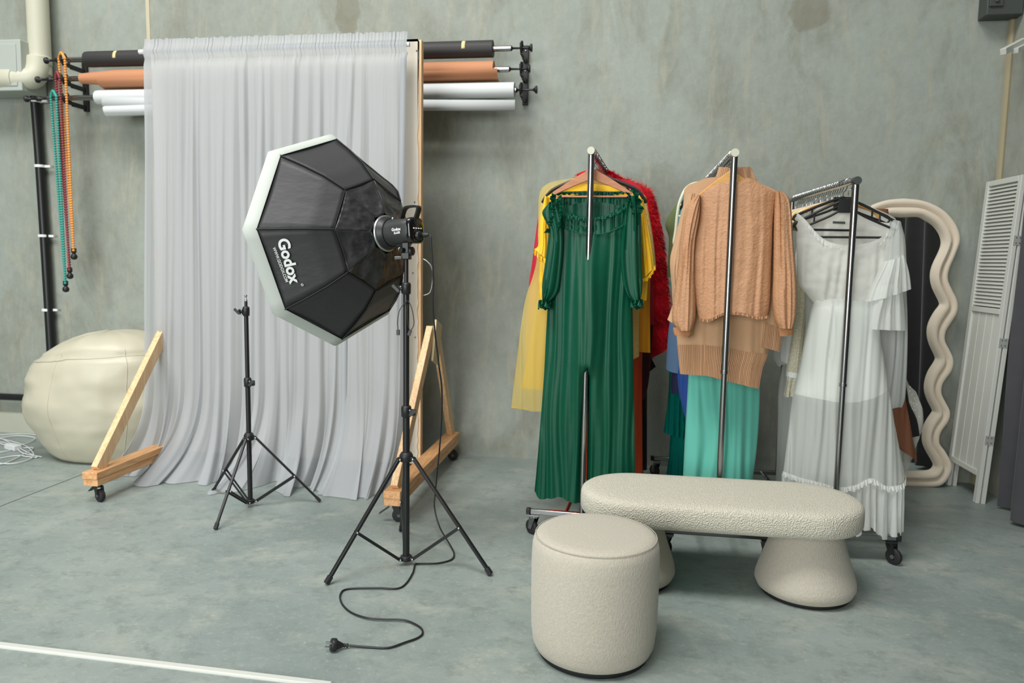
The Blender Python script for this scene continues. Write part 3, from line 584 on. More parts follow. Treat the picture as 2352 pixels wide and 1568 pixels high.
# ================================================================== RACK 3 garments
hanger('c',.085,'black plastic hanger with notched arms at the front of the right rack','plastic',M['blackp'],half=.215,drop=.105,apex=.075,tilt=-6)
hanger('c',.15,'second black plastic hanger close behind the front one on the right rack','plastic',M['blackp'],half=.215,drop=.085,apex=.062,tilt=6,hookmat=M['blackp'])
for k in range(22): hanger('c',.20+k*.034,'chrome-hooked hanger in the packed row on the right rack','velvet',M['lightwood'] if k%3==0 else M['plastic_cream'],half=.19,drop=.07,apex=.066,group='chrome-hooked hangers on the right rack',tilt=random.uniform(-7,7))
Y=3.50
bl=[(1832,488),(1827,510),(1830,580),(1834,650),(1850,672),(1868,695)]; brr=[(2052,512),(2050,560),(2040,620),(2026,670),(2014,698)]
g=cloth(Y,bl,brr,[(1832,492),(1850,512),(1875,545),(1905,560),(1960,563),(2010,556),(2035,530),(2052,512)],[(1868,697),(1890,692),(1930,688),(1980,690),(2014,698)],
  hd=.05,amp=.014,freq=2.0,seed=41,topb=[(1832,486),(1860,482),(1900,478),(1960,480),(2010,494),(2052,510)],n=200,rows=50,crumple=.007)
o=garment('dress','long sheer white dress with ruffled sleeve and tiered hem, facing outward on the right rack','dress',Y,None,g,M['whitebod'],(1960,480))
hb=[(1796,1086),(1830,1092),(1870,1100),(1910,1110),(1950,1105),(1985,1090),(2020,1108),(2060,1105),(2078,1092)]
part(o,'skirt',cloth(Y,[(1868,692),(1852,760),(1836,840),(1822,910),(1810,1000),(1798,1095)],[(2014,692),(2022,760),(2034,850),(2050,950),(2066,1030),(2079,1095)],[(1868,692),(1930,687),(2014,692)],hb,hd=.09,amp=.014,freq=2.6,seed=42,n=220,rows=60,gather=.5),M['whitesheer'])
part(o,'lining',cloth(Y,[(1872,694),(1855,760),(1838,850),(1826,905)],[(2010,694),(2020,760),(2032,850),(2040,905)],[(1872,694),(2010,694)],[(1828,904),(1870,910),(1920,918),(1960,917),(2010,905),(2038,892)],hd=.06,amp=.007,freq=2,seed=43,n=120,rows=30),M['whitecloth'])
hp=[p for p in px(Y,*hb)]
fr1=[p+Vector((0,-.085*(1-abs(-1+2*i/(len(hp)-1))**3)**.6,0)) for i,p in enumerate(hp)]
fr2=[p+Vector((0,.085*(1-abs(-1+2*i/(len(hp)-1))**3)**.6,0)) for i,p in enumerate(hp)]
part(o,'hem_tier',frill(fr1,(0,0,-.215),amp=.016,waves=15,k=22,rows=10,jag=.03,flare=.9),M['whitefrill'])
part(o,'hem_tier',frill(fr2,(0,0,-.20),amp=.016,waves=13,k=22,rows=10,jag=.03,out=Vector((0,1,0)),flare=.9),M['whitefrill'])
part(o,'frill',frill([p+Vector((0,-.012,.012)) for p in fr1],(0,-.004,-.022),amp=.006,waves=50,k=22,rows=3),M['whitefrill'])
# neckline frill, waist casing, ties, label
part(o,'frill',frill([p+Vector((0,-.045*(1-abs(-1+2*i/7)**3),.004)) for i,p in enumerate(px(Y,(1832,494),(1850,514),(1875,547),(1905,562),(1960,565),(2010,558),(2035,532),(2052,514)))],(0,0,-.018),amp=.005,waves=36,k=16),M['whitefrill'])
part(o,'waistband',cloth(Y,[(1867,684),(1867,704)],[(2015,684),(2015,704)],[(1867,690),(1930,684),(2015,690)],[(1867,702),(1930,696),(2015,702)],hd=.062,amp=.004,freq=8,seed=3,n=160,rows=5,gather=1),M['whitefrill'])
for a,c in ((1905,0),(1915,1)):
    b=MB(); p=px(Y-.075,(1912,698),(a,735),(a-6+8*c,775),(a+2-5*c,815+14*c)); q=curve_pts(p,6)
    b.grid([[w_+Vector((-.004,0,0)) for w_ in q],[w_+Vector((.004,-.002,0)) for w_ in q]]); part(o,'waist_tie',b,M['whitecloth'],solid=.001)
b=MB(); q=PY(1927,511,Y+.030); b.box(q+Vector((0,-.0,0)),(.052,.002,.010),Matrix.Rotation(R(2),3,'Y')); part(o,'neck_label',b,M['mount'],label='small dark woven neck label')
# left strap/sleeve cloth
part(o,'sleeve',sleeve(Y,[(2045,506),(2030,550),(2022,600),(2014,650)],[(2062,512),(2072,545),(2076,590),(2078,630)],hd=.045,amp=.007,seed=45,y_off=-.02),M['whitesheer'])
part(o,'sleeve_ruffle',sleeve(Y,[(2022,600),(2006,632),(1992,660),(1981,692)],[(2064,584),(2072,612),(2077,636),(2080,662)],hd=.055,amp=.020,freq=5,seed=61,y_off=-.045,n=90),M['whitefrill'])
part(o,'sleeve_ruffle',sleeve(Y,[(2006,655),(1990,690),(1980,722),(1976,752)],[(2060,650),(2066,690),(2070,725),(2073,756)],hd=.060,amp=.022,freq=5,seed=64,y_off=-.030,n=90),M['whitefrill'])
Y=3.66
g=cloth(Y,[(1850,470),(1850,520),(1850,700),(1850,900),(1850,1110)],[(2056,500),(2068,540),(2080,620),(2084,760),(2080,900),(2072,935)],[(1850,474),(1890,466),(1960,468),(2056,502)],[(1850,1100),(1900,1090),(2000,960),(2050,934),(2074,936)],hd=.06,amp=.012,freq=2.4,seed=46,n=150,rows=50)
garment('dress','plain white chiffon dress directly behind the ruffled white dress','dress',Y,GC,g,M['whitefrill'],(1960,468))
Y=3.74
g=cloth(Y,[(1850,480),(1842,600),(1830,740),(1830,860)],[(1990,480),(1990,860)],[(1850,480),(1990,470)],[(1830,860),(1990,860)],hd=.03,amp=.006,freq=3,seed=47,n=90,rows=20)
o=garment('dress','cream lace dress with flared lace cuff beside the camel sweater','dress',Y,GC,g,M['creamlace'],(1900,475))
part(o,'sleeve',sleeve(Y,[(1842,480),(1826,600),(1822,700),(1812,780),(1800,850)],[(1860,480),(1850,600),(1846,700),(1838,780),(1832,854)],hd=.03,amp=.006,seed=48,y_off=-.05),M['creamlace'])
part(o,'cuff_band',sleeve(Y,[(1801,848),(1800,854),(1800,860)],[(1832,852),(1832,858),(1832,864)],hd=.032,amp=.001,seed=4,y_off=-.05),M['whitecloth'])
part(o,'cuff_frill',frill([p+Vector((0,-.082,0)) for p in px(Y,(1800,858),(1808,861),(1820,863),(1832,864))],(-.012,0,-.09),amp=.008,waves=4,k=10,rows=7,jag=.04),M['creamlace'])
Y=3.86
g=cloth(Y,[(1850,480),(1830,560),(1815,700),(1793,800),(1794,835)],[(1960,480),(1960,840)],[(1850,480),(1960,470)],[(1794,828),(1815,838),(1830,842),(1960,838)],hd=.03,amp=.008,freq=3,seed=49,n=90,rows=30)
garment('blouse','short white cotton blouse between the camel cuff and cream lace cuff','blouse',Y,GC,g,M['whitecloth'],(1900,475))
Y=3.95
g=cloth(Y,[(1850,480),(1810,700),(1778,790),(1776,820),(1782,838)],[(1960,480),(1960,840)],[(1850,480),(1960,470)],[(1776,822),(1783,842),(1800,836),(1960,838)],hd=.03,amp=.01,freq=4,seed=50,n=90,rows=30)
garment('blouse','crumpled off-white blouse with pointed hem, lowest left on the right rack','blouse',Y,GC,g,M['whitefrill'],(1900,475))
Y=4.02
g=cloth(Y,[(1850,480),(1825,700),(1790,880),(1787,960),(1782,1110)],[(2000,480),(2000,1110)],[(1850,480),(2000,470)],[(1792,1112),(2000,1105)],hd=.05,amp=.01,freq=2.5,seed=51,n=110,rows=40)
garment('dress','greyish white tulle gown whose left edge drops straight to the bench','dress',Y,GC,g,M['whitesheer'],(1900,475))
Y=4.22
g=cloth(Y,[(1900,480),(1900,900),(1960,1060)],[(2040,480),(2060,700),(2080,905),(2088,960),(2098,1010),(2106,1052)],[(1900,480),(2040,480)],[(1960,1010),(2060,1015),(2085,1040),(2106,1060)],hd=.04,amp=.012,freq=3,seed=52,n=110,rows=40)
garment('skirt','brown draped skirt beside the wavy mirror','skirt',Y,GC,g,M['browncloth'],(1960,480))
Y=4.29
g=cloth(Y,[(1900,480),(1950,1000)],[(2040,480),(2060,700),(2085,905),(2105,960),(2112,1000)],[(1900,480),(2040,480)],[(1950,1000),(2060,1004),(2112,1000)],hd=.03,amp=.01,freq=3,seed=53,n=80,rows=40)
garment('dress','black dress between the brown skirt and the pearl gown','dress',Y,GC,g,M['black_cloth'],(1960,480))
Y=4.36
Lp=[(1900,480),(1950,1075)];Rp=[(2040,480),(2066,700),(2082,866),(2104,900),(2118,940),(2120,975),(2112,1000)]
g=cloth(Y,Lp,Rp,[(1900,480),(2040,480)],[(1950,1075),(2060,1080),(2084,1070),(2112,1000)],hd=.04,amp=.012,freq=3,seed=54,n=110,rows=40,crumple=.01)
o=garment('gown','sheer pearl-studded gown bulging out at the back of the right rack','gown',Y,GC,g,M['pearlmesh'],(1960,480))
rp=random.Random(5); b=MB()
for k in range(60):
    yy=rp.uniform(880,1050); xe=interp([(866,2082),(900,2102),(940,2115),(975,2117),(1000,2108),(1060,2088)],yy); a=PY(rp.uniform(2068,xe-4),yy,Y-.045); b.sphere(a,rp.uniform(.0025,.004),8,5)
q=part(o,'pearls',b,M['pearl']); q['kind']='stuff'
# ================================================================== BENCH AND STOOL
def stadium(cx,cy,hl,r,n=28):
    out=[]
    for k in range(n+1):
        a=-PI/2+PI*k/n; out.append((cx+hl-r+r*math.cos(a),cy+r*math.sin(a)))
    for k in range(n+1):
        a=PI/2+PI*k/n; out.append((cx-hl+r+r*math.cos(a),cy+r*math.sin(a)))
    return out
o=thing('bench','long cream boucle bench with rounded ends on two cone feet','bench',(.395,3.04,0))
b=MB(); rows=[]
for ins,z in ((.060,.286),(.022,.286),(.008,.292),(.001,.305),(0,.335),(.001,.362),(.006,.376),(.018,.385),(.045,.389),(.10,.391)):
    rows.append([Vector((x,y,z)) for x,y in stadium(.395,3.04,.552-ins,.228-ins)])
b.grid(rows,True); n=len(rows[0]); b.f.append(tuple(range(n))); b.f.append(tuple((len(rows)-1)*n+j for j in range(n)))
part(o,'seat',b,M['boucle'],angle=60)
for x in(.745,.045):
    b=MB(); b.lathe([(.165,.012),(.182,.022),(.192,.045),(.190,.065),(.182,.095),(.150,.19),(.122,.288)],(x,3.035,0),n=56); part(o,'leg',b,M['boucle2'],angle=60)
    b=MB(); b.lathe([(.164,0),(.168,.002),(.168,.013),(.16,.014)],(x,3.035,0),n=48); part(o,'foot_pad',b,M['rubber'])
o=thing('stool','round cream teddy fabric drum stool in the foreground','stool',(-.072,2.425,0))
b=MB(); pr=[(.172,.014),(.193,.022),(.203,.045),(.209,.10),(.211,.2),(.211,.33),(.209,.37),(.204,.392),(.196,.404),(.184,.411),(.16,.414),(.10,.416),(.02,.417)]
b.lathe(pr,(-.072,2.425,0),n=72); part(o,'drum',b,M['boucle2'],angle=70)
b=MB(); b.tube([(-.072+.200*math.cos(2*PI*k/72),2.425+.200*math.sin(2*PI*k/72),.404) for k in range(72)],.0014,6,closed=True); part(o,'seam',b,M['boucle2'])
b=MB(); b.lathe([(.178,0),(.183,.002),(.183,.016),(.17,.018)],(-.072,2.425,0),n=60); part(o,'base_ring',b,M['rubber'])
# ================================================================== LIGHT STANDS
def stand(label,cx,cy,feet,zc,zh,secs,ztop,rleg,rpole,cords=False,side=1):
    t=thing('light_stand',label,'light stand',(cx,cy,0),'black tripod light stands')
    c=Vector((cx,cy,0)); zlow=.028
    # centre column sections
    z0=zlow-.012
    for i,(z1,r) in enumerate(secs):
        b=MB(); b.tube([c+Vector((0,0,z0)),c+Vector((0,0,z1))],r,16); part(t,'pole',b,M['black']); z0=z1-.01
    b=MB(); b.tube([c+Vector((0,0,z0)),c+Vector((0,0,ztop-.03))],secs[-1][1]*.72,12); part(t,'pole',b,M['black'])
    b=MB(); b.lathe([(.005,0),(.008,.004),(.008,.012),(.005,.015),(.005,.026),(.008,.03),(.008,.036)],c+Vector((0,0,ztop-.036)),n=14); part(t,'spigot',b,M['steel'])
    for i,(z1,r) in enumerate(secs):
        b=MB(); b.lathe([(r+.001,-.028),(r+.006,-.024),(r+.007,.012),(r+.004,.020),(r-.002,.022)],c+Vector((0,0,z1)),n=18)
        sx=side if i%2==0 else -side
        b.box(c+Vector((sx*(r+.014),-.004,z1-.006)),(.022,.018,.026)); q=part(t,'clamp_collar',b,M['blackp'])
        k=MB(); k.tube([c+Vector((sx*(r+.020),-.014,z1-.006)),c+Vector((sx*(r+.020),-.030,z1-.004))],.006,10)
        k.bar(c+Vector((sx*(r+.010),-.032,z1-.014)),c+Vector((sx*(r+.036),-.032,z1+.010)),.006,.012); part(q,'knob',k,M['blackp'])
        k=MB(); k.sphere(c+Vector((sx*(r+.006),-.015,z1-.016)),.004,8,5); k.sphere(c+Vector((sx*(r+.006),-.015,z1+.004)),.004,8,5); part(q,'rivet',k,M['steel'])
    b=MB(); b.lathe([(rpole,-.02),(rpole+.012,-.018),(rpole+.014,.006),(rpole+.006,.020),(rpole,.022)],c+Vector((0,0,zh)),n=18)
    b2=MB(); b2.lathe([(rpole,-.012),(rpole+.009,-.010),(rpole+.009,.010),(rpole,.012)],c+Vector((0,0,zlow)),n=18)
    for f in feet:
        f=Vector((f[0],f[1],.008)); d=(f-c); d.z=0; d.normalize(); s=Vector((-d.y,d.x,0))
        top=c+d*(rpole+.020)+Vector((0,0,zh-.006)); b.bar(c+Vector((0,0,zh-.004)),top,.022,.016); b2.bar(c+Vector((0,0,zlow)),c+d*(rpole+.02)+Vector((0,0,zlow)),.020,.012)
        g=MB(); g.bar(top,f,.017*rleg/.010,.013*rleg/.010); lg=part(t,'leg',g,M['black'],bevel=.003)
        g=MB(); e=(f-top).normalized(); g.bar(f-e*.03,f+e*.002,.021*rleg/.010,.017*rleg/.010); part(lg,'rubber_foot',g,M['rubber'],bevel=.002)
        mid=top+(f-top)*.60; st=c+d*(rpole+.018)+Vector((0,0,zlow))
        for k in(-1,1):
            g=MB(); g.bar(st+s*k*.008,mid+s*k*.010,.003,.012); part(t,'brace',g,M['black'])
        g=MB(); 
        for q in(mid,st,top):
            for k in(-1,1): g.lathe([(.005,0),(.005,.002),(.003,.004)],q+s*k*.0115,s*k,10)
        part(t,'rivets',g,M['steel'])
    part(t,'leg_hub',b,M['blackp'],bevel=.002); part(t,'brace_hub',b2,M['blackp'],bevel=.002)
    if cords:
        for pts in (((.012,-.02,1.165),(-.018,-.026,1.13),(-.030,-.024,1.08),(-.028,-.022,1.045)),((.014,-.02,1.165),(.032,-.026,1.13),(.040,-.026,1.07),(.022,-.026,1.045),(.012,-.024,1.10),(.012,-.02,1.15))):
            b=MB(); q=[c+Vector((x,y,z-.035)) for x,y,z in pts]; b.tube(curve_pts(q,8),.0017,6); cd_=part(t,'tie_cord',b,M['blackp'])
            b=MB(); e=q[-1] if len(pts)==4 else q[3]; b.box(e+Vector((0,0,-.012)),(.012,.010,.022),Matrix.Rotation(R(20 if len(pts)>4 else 0),3,'Y')); part(cd_,'cord_lock',b,M['blackp'])
    return t
BX,BY=-.893,3.0
stand('taller black tripod light stand carrying the big octagonal softbox',BX,BY,[(-1.144,2.74),(-.516,2.948),(-1.027,3.371)],.02,.470,[(.668,.0145),(1.182,.0125)],1.33,.0105,.0155,cords=True)
SXX,SYY=-1.905,3.572
stand('bare black tripod light stand with nothing on top, in front of the white curtain',SXX,SYY,[(-1.895,3.214),(-1.579,3.706),(-2.216,3.739)],.02,.372,[(.66,.0125),(1.025,.011)],1.105,.0085,.0125)
# ================================================================== OCTAGONAL SOFTBOX AND LAMP
AZ,EL=2.7237,-0.0869; P0=Vector((-.9967,3.0469,1.4028)); ROL=1.512
nn=Vector((math.cos(EL)*math.cos(AZ),math.cos(EL)*math.sin(AZ),math.sin(EL))); ax=nn.cross(Vector((0,0,1))).normalized(); bx=ax.cross(nn)
def OP(l,r,i): th=ROL+i*PI/4; return P0+nn*l+(ax*math.cos(th)+bx*math.sin(th))*r
t=thing('softbox','large black octagonal softbox with white rim, tilted on the taller stand','softbox',P0)
prof=[(0.0,.085),(.022,.155),(.0588,.233),(.12,.310),(.19,.372),(.2724,.4348)]
def panel(i,ks,sub=10,bulge=.006,seg=5):
    rows=[]
    for a,b_ in zip(ks,ks[1:]):
        (l0,r0),(l1,r1)=prof[a],prof[b_]
        for q in range(seg):
            v=q/seg; l=l0+(l1-l0)*v; r=r0+(r1-r0)*v; A=OP(l,r,i);B_=OP(l,r,i+1); row=[]
            for s_ in range(sub+1):
                w_=s_/sub; p=A.lerp(B_,w_); row.append(p+(P0+nn*l-p)*bulge*4*w_*(1-w_)*3)
            rows.append(row)
    l,r=prof[ks[-1]]; rows.append([OP(l,r,i).lerp(OP(l,r,i+1),s_/sub)+(P0+nn*l-OP(l,r,i).lerp(OP(l,r,i+1),s_/sub))*bulge*12*(s_/sub)*(1-s_/sub) for s_ in range(sub+1)])
    return rows
for i in range(8):
    part(t,'outer_panel',MB().grid(panel(i,[2,3,4,5])),M['softblack'],solid=.0012)
    rows=panel(i,[0,1,2],sub=26,bulge=.01,seg=11)
    for k,rw in enumerate(rows[1:-1]):
        for j in range(1,len(rw)-1):
            q=rw[j]; nz=noise.ridged_multi_fractal(q*13+Vector((i*3,0,0)),.8,2.1,3,1.0,2.0)-1.2; rw[j]=q+(q-(P0+nn*.2)).normalized()*nz*.0075
    part(t,'inner_panel',MB().grid(rows),M['softblack2'],solid=.0012)
    b=MB(); b.tube([OP(l-.002,r+.003,i) for l,r in prof[2:]],.0030,6); part(t,'rib',b,M['seam'])
    b=MB(); b.tube([OP(.0588-.001,.2355,i),OP(.0588-.001,.2355,i+1)],.0018,6); part(t,'seam',b,M['seam'])
rim=[[OP(.268,.437,i) for i in range(8)],[OP(.270,.441,i) for i in range(8)],[OP(.290,.458,i) for i in range(8)],[OP(.3077,.4638,i) for i in range(8)],[OP(.322,.462,i) for i in range(8)],[OP(.322,.452,i) for i in range(8)],[OP(.29,.448,i) for i in range(8)]]
def dens(ring,k=8): return [ring[i].lerp(ring[(i+1)%8],q/k) for i in range(8) for q in range(k)]
part(t,'rim_band',MB().grid([dens(r_) for r_ in rim],True),M['diff'],label='white fabric lip round the front edge',angle=50)
b=MB(); ring=[OP(.292,.447,i) for i in range(8)]; b.add(ring,[tuple(range(8))]); part(t,'diffuser',b,M['diff'],label='white front diffuser')
b=MB(); b.tube(dens([OP(.2715,.4375,i) for i in range(8)],1),.003,6,closed=True); part(t,'piping',b,mat('teal_lens_fringe',(60,96,98),.6))  # lens colour fringe along the rim edge, painted in as teal
b=MB(); b.lathe([(.066,-.010),(.073,-.009),(.076,-.004),(.076,.004),(.070,.008),(.062,.006)],P0-nn*.002,nn,48); part(t,'speed_ring',b,M['steel'],label='silver mounting ring')
# printed lettering on the panel between rib 2 and rib 3
def text(parent,name,s,o_,xd,yd,length,material,bold=.0,lift=None,squash=1.0):
    cu=bpy.data.curves.new(name,'FONT'); cu.body=s; cu.size=1; cu.offset=bold; cu.resolution_u=4; cu.extrude=.0
    tmp=bpy.data.objects.new(name,cu); col.objects.link(tmp); bpy.context.view_layer.update()
    me=bpy.data.meshes.new_from_object(tmp.evaluated_get(bpy.context.evaluated_depsgraph_get())); bpy.data.objects.remove(tmp)
    xs=[v.co.x for v in me.vertices]; x0,x1=min(xs),max(xs); k=length/(x1-x0)
    xd=xd.normalized(); yd=(yd-xd*yd.dot(xd)).normalized()
    for v in me.vertices:
        p=o_+xd*(v.co.x-x0)*k+yd*v.co.y*k*squash
        if lift: p=lift(p)
        v.co=p-ORG[parent.name]
    me.name=name; return link(me,name,material,parent,(0,0,0))
C2,C3,m2,m3=OP(.2724,.4348,2),OP(.2724,.4348,3),OP(.0588,.233,2),OP(.0588,.233,3)
pn=(C3-C2).cross(m2-C2).normalized()
if pn.dot(-fw)<0: pn=-pn
pc=(C2+C3+m2+m3)/4
def onp(a,b_):
    r=ray(a,b_); k=(pc-Vector((0,0,H))).dot(pn)/r.dot(pn); return Vector((0,0,H))+r*k
A=onp(638,549);B_=onp(669,655)
txt_lift=lambda p:p+pn*.016
yd=(onp(690,560)-onp(640,560))
text(t,'lettering','Godox',txt_lift(A),B_-A,yd,(B_-A).length*.965,M['white'],bold=.032,squash=.96)
A2=onp(627,567);B2=onp(657,646); text(t,'lettering','WWW.GODOX.COM',txt_lift(A2),B2-A2,yd,(B2-A2).length,M['white'],bold=.012,squash=1.1)
b=MB(); e=txt_lift(onp(695,652)); b.tube([e+ (B_-A).normalized()*.004*math.cos(2*PI*k/16)+yd.normalized()*.004*math.sin(2*PI*k/16) for k in range(16)],.0012,5,closed=True); part(t,'registered_mark',b,M['white'])
# lamp
t=thing('studio_lamp','black cylindrical studio light head with top handle, plugged into the softbox ring','studio light',(BX,BY,1.33))
lx=-nn; up=Vector((0,0,1)); up=(up-lx*up.dot(lx)).normalized(); sd=lx.cross(up)
def LP(l,a,u): return P0+lx*(l if l<.03 else .03+(l-.03)*.70)+sd*a*.93+up*u*.93
b=MB(); b.lathe([(.066,.002),(.070,.006),(.070,.016),(.062,.022),(.060,.036)],P0,lx,40); part(t,'front_ring',b,M['blackp'],bevel=0)
sec=[]
for l,r,sq in ((.022,.058,0),(.036,.060,0),(.060,.058,.1),(.085,.056,.35),(.150,.054,.55),(.205,.053,.6),(.214,.050,.6)):
    row=[]
    for k in range(48):
        a=2*PI*k/48; e=1-sq*.5; cx_,sx_=math.cos(a),math.sin(a)
        row.append(LP(l,math.copysign(abs(cx_)**e,cx_)*r,math.copysign(abs(sx_)**e,sx_)*r))
    sec.append(row)
b=MB(); b.grid(sec,True); b.f.append(tuple(range(48))); b.f.append(tuple(6*48+k for k in range(48))); part(t,'housing',b,mat('lamp_housing',(48,50,50),.45),angle=40)
rows=[]
for l,k_ in ((.206,1.02),(.222,1.02),(.230,.96),(.233,.86)):
    rows.append([LP(l,math.copysign(abs(math.cos(a))**.5,math.cos(a))*.050*k_,math.copysign(abs(math.sin(a))**.5,math.sin(a))*.056*k_-.002) for a in [2*PI*q/40 for q in range(40)]])
b=MB(); b.grid(rows,True); b.f.append(tuple(3*40+k for k in range(40))); bp_=part(t,'rear_panel',b,mat('gloss_black',(14,14,15),.12,coat=.6),angle=40)
for k in range(4):
    b=MB(); b.box(LP(.2345,.024-k*.016,.006),(.006,.006,.004)); part(bp_,'button',b,M['white'])
b=MB(); b.lathe([(.018,0),(.018,.012),(.014,.016)],LP(.231,0,-.026),lx,20); part(bp_,'dial',b,M['blackp'])
b=MB(); b.lathe([(.012,0),(.012,.022),(.006,.040),(.005,.042)],LP(.231,-.022,-.024),lx,16); part(bp_,'power_socket',b,M['blackp'])
hp_=[LP(.118,0,.050),LP(.135,0,.080),LP(.150,0,.096),LP(.175,0,.103),LP(.236,0,.101),LP(.252,0,.094),LP(.248,0,.078),LP(.226,0,.046)]
b=MB(); q=curve_pts(hp_,5); rows=[]
for i,p in enumerate(q):
    tt=(q[min(i+1,len(q)-1)]-q[max(i-1,0)]).normalized(); n2=sd.cross(tt); rows.append([p+sd*.013+n2*.004,p-sd*.013+n2*.004,p-sd*.013-n2*.004,p+sd*.013-n2*.004])
b.grid(rows,True); part(t,'handle',b,M['blackp'],bevel=.001)
b=MB(); b.box(Vector((BX,BY,1.338)),(.030,.034,.075)); b.box(Vector((BX,BY,1.312)),(.036,.040,.030)); b.box(LP(.115,0,-.058),(.05,.032,.022),Matrix((lx,sd,up)).transposed()); part(t,'tilt_bracket',b,M['blackp'],bevel=.004)
b=MB(); b.tube([Vector((BX,BY,1.335))-sd*.03,Vector((BX,BY,1.335))+sd*.036],.010,14); b.lathe([(.016,0),(.018,.004),(.018,.014),(.012,.018)],Vector((BX,BY,1.335))+Vector((.016,-.004,-.004)),Vector((1,-.3,0)),16); part(t,'tilt_knob',b,M['blackp'])
b=MB(); b.sphere(Vector((BX-.022,BY-.021,1.338)),.008,12,8,(1,.4,1)); b.sphere(LP(.052,0,.062),.006,10,6); part(t,'release_button',b,M['steel'],label='silver release button')
b=MB(); b.tube([Vector((BX-.016,BY-.02,1.305)),Vector((BX-.04,BY-.034,1.303))],.007,10); part(t,'locking_screw',b,M['steel'])
sA=LP(.100,0,0)
face=-1 if sd.dot(fw)>0 else 1
def hs(l,u): return LP(l,0,u)+sd*face*.0555
text(t,'lettering','Godox',hs(.107,.000),lx,up,.048,M['white'],bold=.03)
text(t,'lettering','SL60II',hs(.122,-.014),lx,up,.032,M['white'],bold=.02)
# power cable
plug_end=LP(.272,-.022,-.024)
path=[plug_end,plug_end+lx*.02+Vector((0,0,-.004)),PY(990,560,2.97),PY(995,640,2.98),PY(995,720,3.0),PY(1007,830,3.05),PY(1015,900,3.12),PY(1012,1000,3.22),PZ(1000,1130,.16),PZ(998,1165,.12),PZ(1010,1210,.055),PZ(1036,1255,.012),PZ(1043,1272,.006),PZ(1036,1285,.005),PZ(1005,1293,.005),PZ(960,1294,.005),PZ(953,1297,.008),PZ(948,1315,.006),PZ(932,1340,.005),PZ(912,1351,.005),PZ(870,1350,.007),PZ(800,1352,.005),PZ(782,1364,.005),PZ(785,1385,.005),PZ(805,1405,.005),PZ(840,1418,.008),PZ(880,1422,.008),PZ(930,1424,.008),PZ(962,1438,.005),PZ(971,1452,.005),PZ(960,1464,.005),PZ(930,1475,.006),PZ(893,1487,.005),PZ(850,1486,.005),PZ(802,1482,.008)]
o=thing('power_cable','black power cable trailing from the lamp to a three-pin plug on the floor','cable',PZ(802,1482,0))
b=MB(); b.tube(curve_pts(path,9),.0036,8); part(o,'cord',b,M['blackp'])
e=PZ(800,1482,.010); f_=PZ(765,1480,.022); dx=(f_-e).normalized(); b=MB()
b.lathe([(.005,0),(.007,.002),(.007,.006),(.0045,.007),(.0045,.010),(.0075,.012),(.0055,.016),(.009,.024),(.013,.034),(.016,.040),(.020,.041),(.021,.044),(.021,.056),(.019,.059)],e,dx,24)
pl=part(o,'plug',b,M['blackp'])
s_=dx.cross(Vector((0,0,1))).normalized(); u_=s_.cross(dx)
for a_,c_,rt_ in ((-.006,.006,30),(.006,.006,-30),(0,-.008,90)):
    b=MB(); m_=Matrix((dx,s_,u_)).transposed()@Matrix.Rotation(R(rt_),3,'X'); b.box(e+dx*.068+s_*a_+u_*c_,(.018,.0055,.0018),m_); part(pl,'pin',b,M['steel'])
# ================================================================== WHITE CURTAIN ON WHEELED FRAME
t=thing('backdrop_frame','wheeled timber frame holding a plasterboard sheet behind the white curtain','backdrop frame',(-1.95,4.2,0))
bl_,br_=-2.80,-1.165
b=MB(); segs=[]; rr_=random.Random(2)
zz=[.10+i*.035 for i in range(70)]
pts=[Vector((bl_,4.195,.10)),Vector((bl_,4.195,2.50)),Vector((br_-.012,4.195,2.50))]+[Vector((br_-.012-(rr_.random()**2)*.008,4.195,z)) for z in reversed(zz)]
b.extrude(pts,(0,.006,0)); part(t,'plasterboard',b,M['plaster'],label='off-white plasterboard sheet with ragged paper edge')
b=MB(); rr_=random.Random(4)
for x,z in ((-1.19,2.45),(-1.20,1.62),(-1.195,.85),(-1.21,1.22),(-1.20,.5),(-2.1,1.62),(-2.1,.9),(-1.6,.9),(-1.6,.48),(-1.9,.48)): b.sphere((x,4.194,z),.004,8,5)
part(t,'screws',b,M['grey'])
for x in(bl_+.03,-2.3,-1.75,br_-.022):
    b=MB(); b.box((x,4.224,1.30),(.045,.045,2.42)); part(t,'stud',b,M['pinez'])
for z in(2.49,.13,1.3):
    b=MB(); b.box((-2.01,4.231,z),(1.66,.044,.045)); part(t,'crossbar',b,M['pine'])
for x,sgn in((-2.725,-1),(-1.097,1)):
    b=MB(); b.bar((x,3.44,.152),(x,4.76,.152),.085,.037); part(t,'base_beam',b,M['pine'],bevel=.002)
    b=MB(); b.bar((x,3.445,.114),(x,4.75,.114),.082,.036); part(t,'base_beam',b,M['pine'],bevel=.002)
    for yb,yt in((3.50,4.17),(4.70,4.27)):
        b=MB(); b.bar((x,yb,.168),(x-sgn*.0,yt,.90),.036,.070,up=(0,0,1)); part(t,'strut',b,M['pinez'],bevel=.002)
    b=MB(); b.box((x+sgn*.024,4.22,.82),(.012,.14,.24),Matrix.Rotation(R(-18),3,'X')); part(t,'gusset_plate',b,mat('plywood',(206,190,150),.7,var=.1) if sgn<0 else bpy.data.materials['plywood'])
    for y_ in(3.50,4.68):
        caster(t,x,y_,.096,.034,R(-25) if sgn<0 else R(10),M['rubber'],M['blackp'],width=.026,brake=(y_<4))
b=MB(); b.bar(PY(290,1084,3.93),PY(372,1056,4.10),.03,.014); b.bar(PY(300,1070,3.98),PY(372,1046,4.12),.03,.014); part(t,'batten',b,M['white'],label='white painted batten along the base')
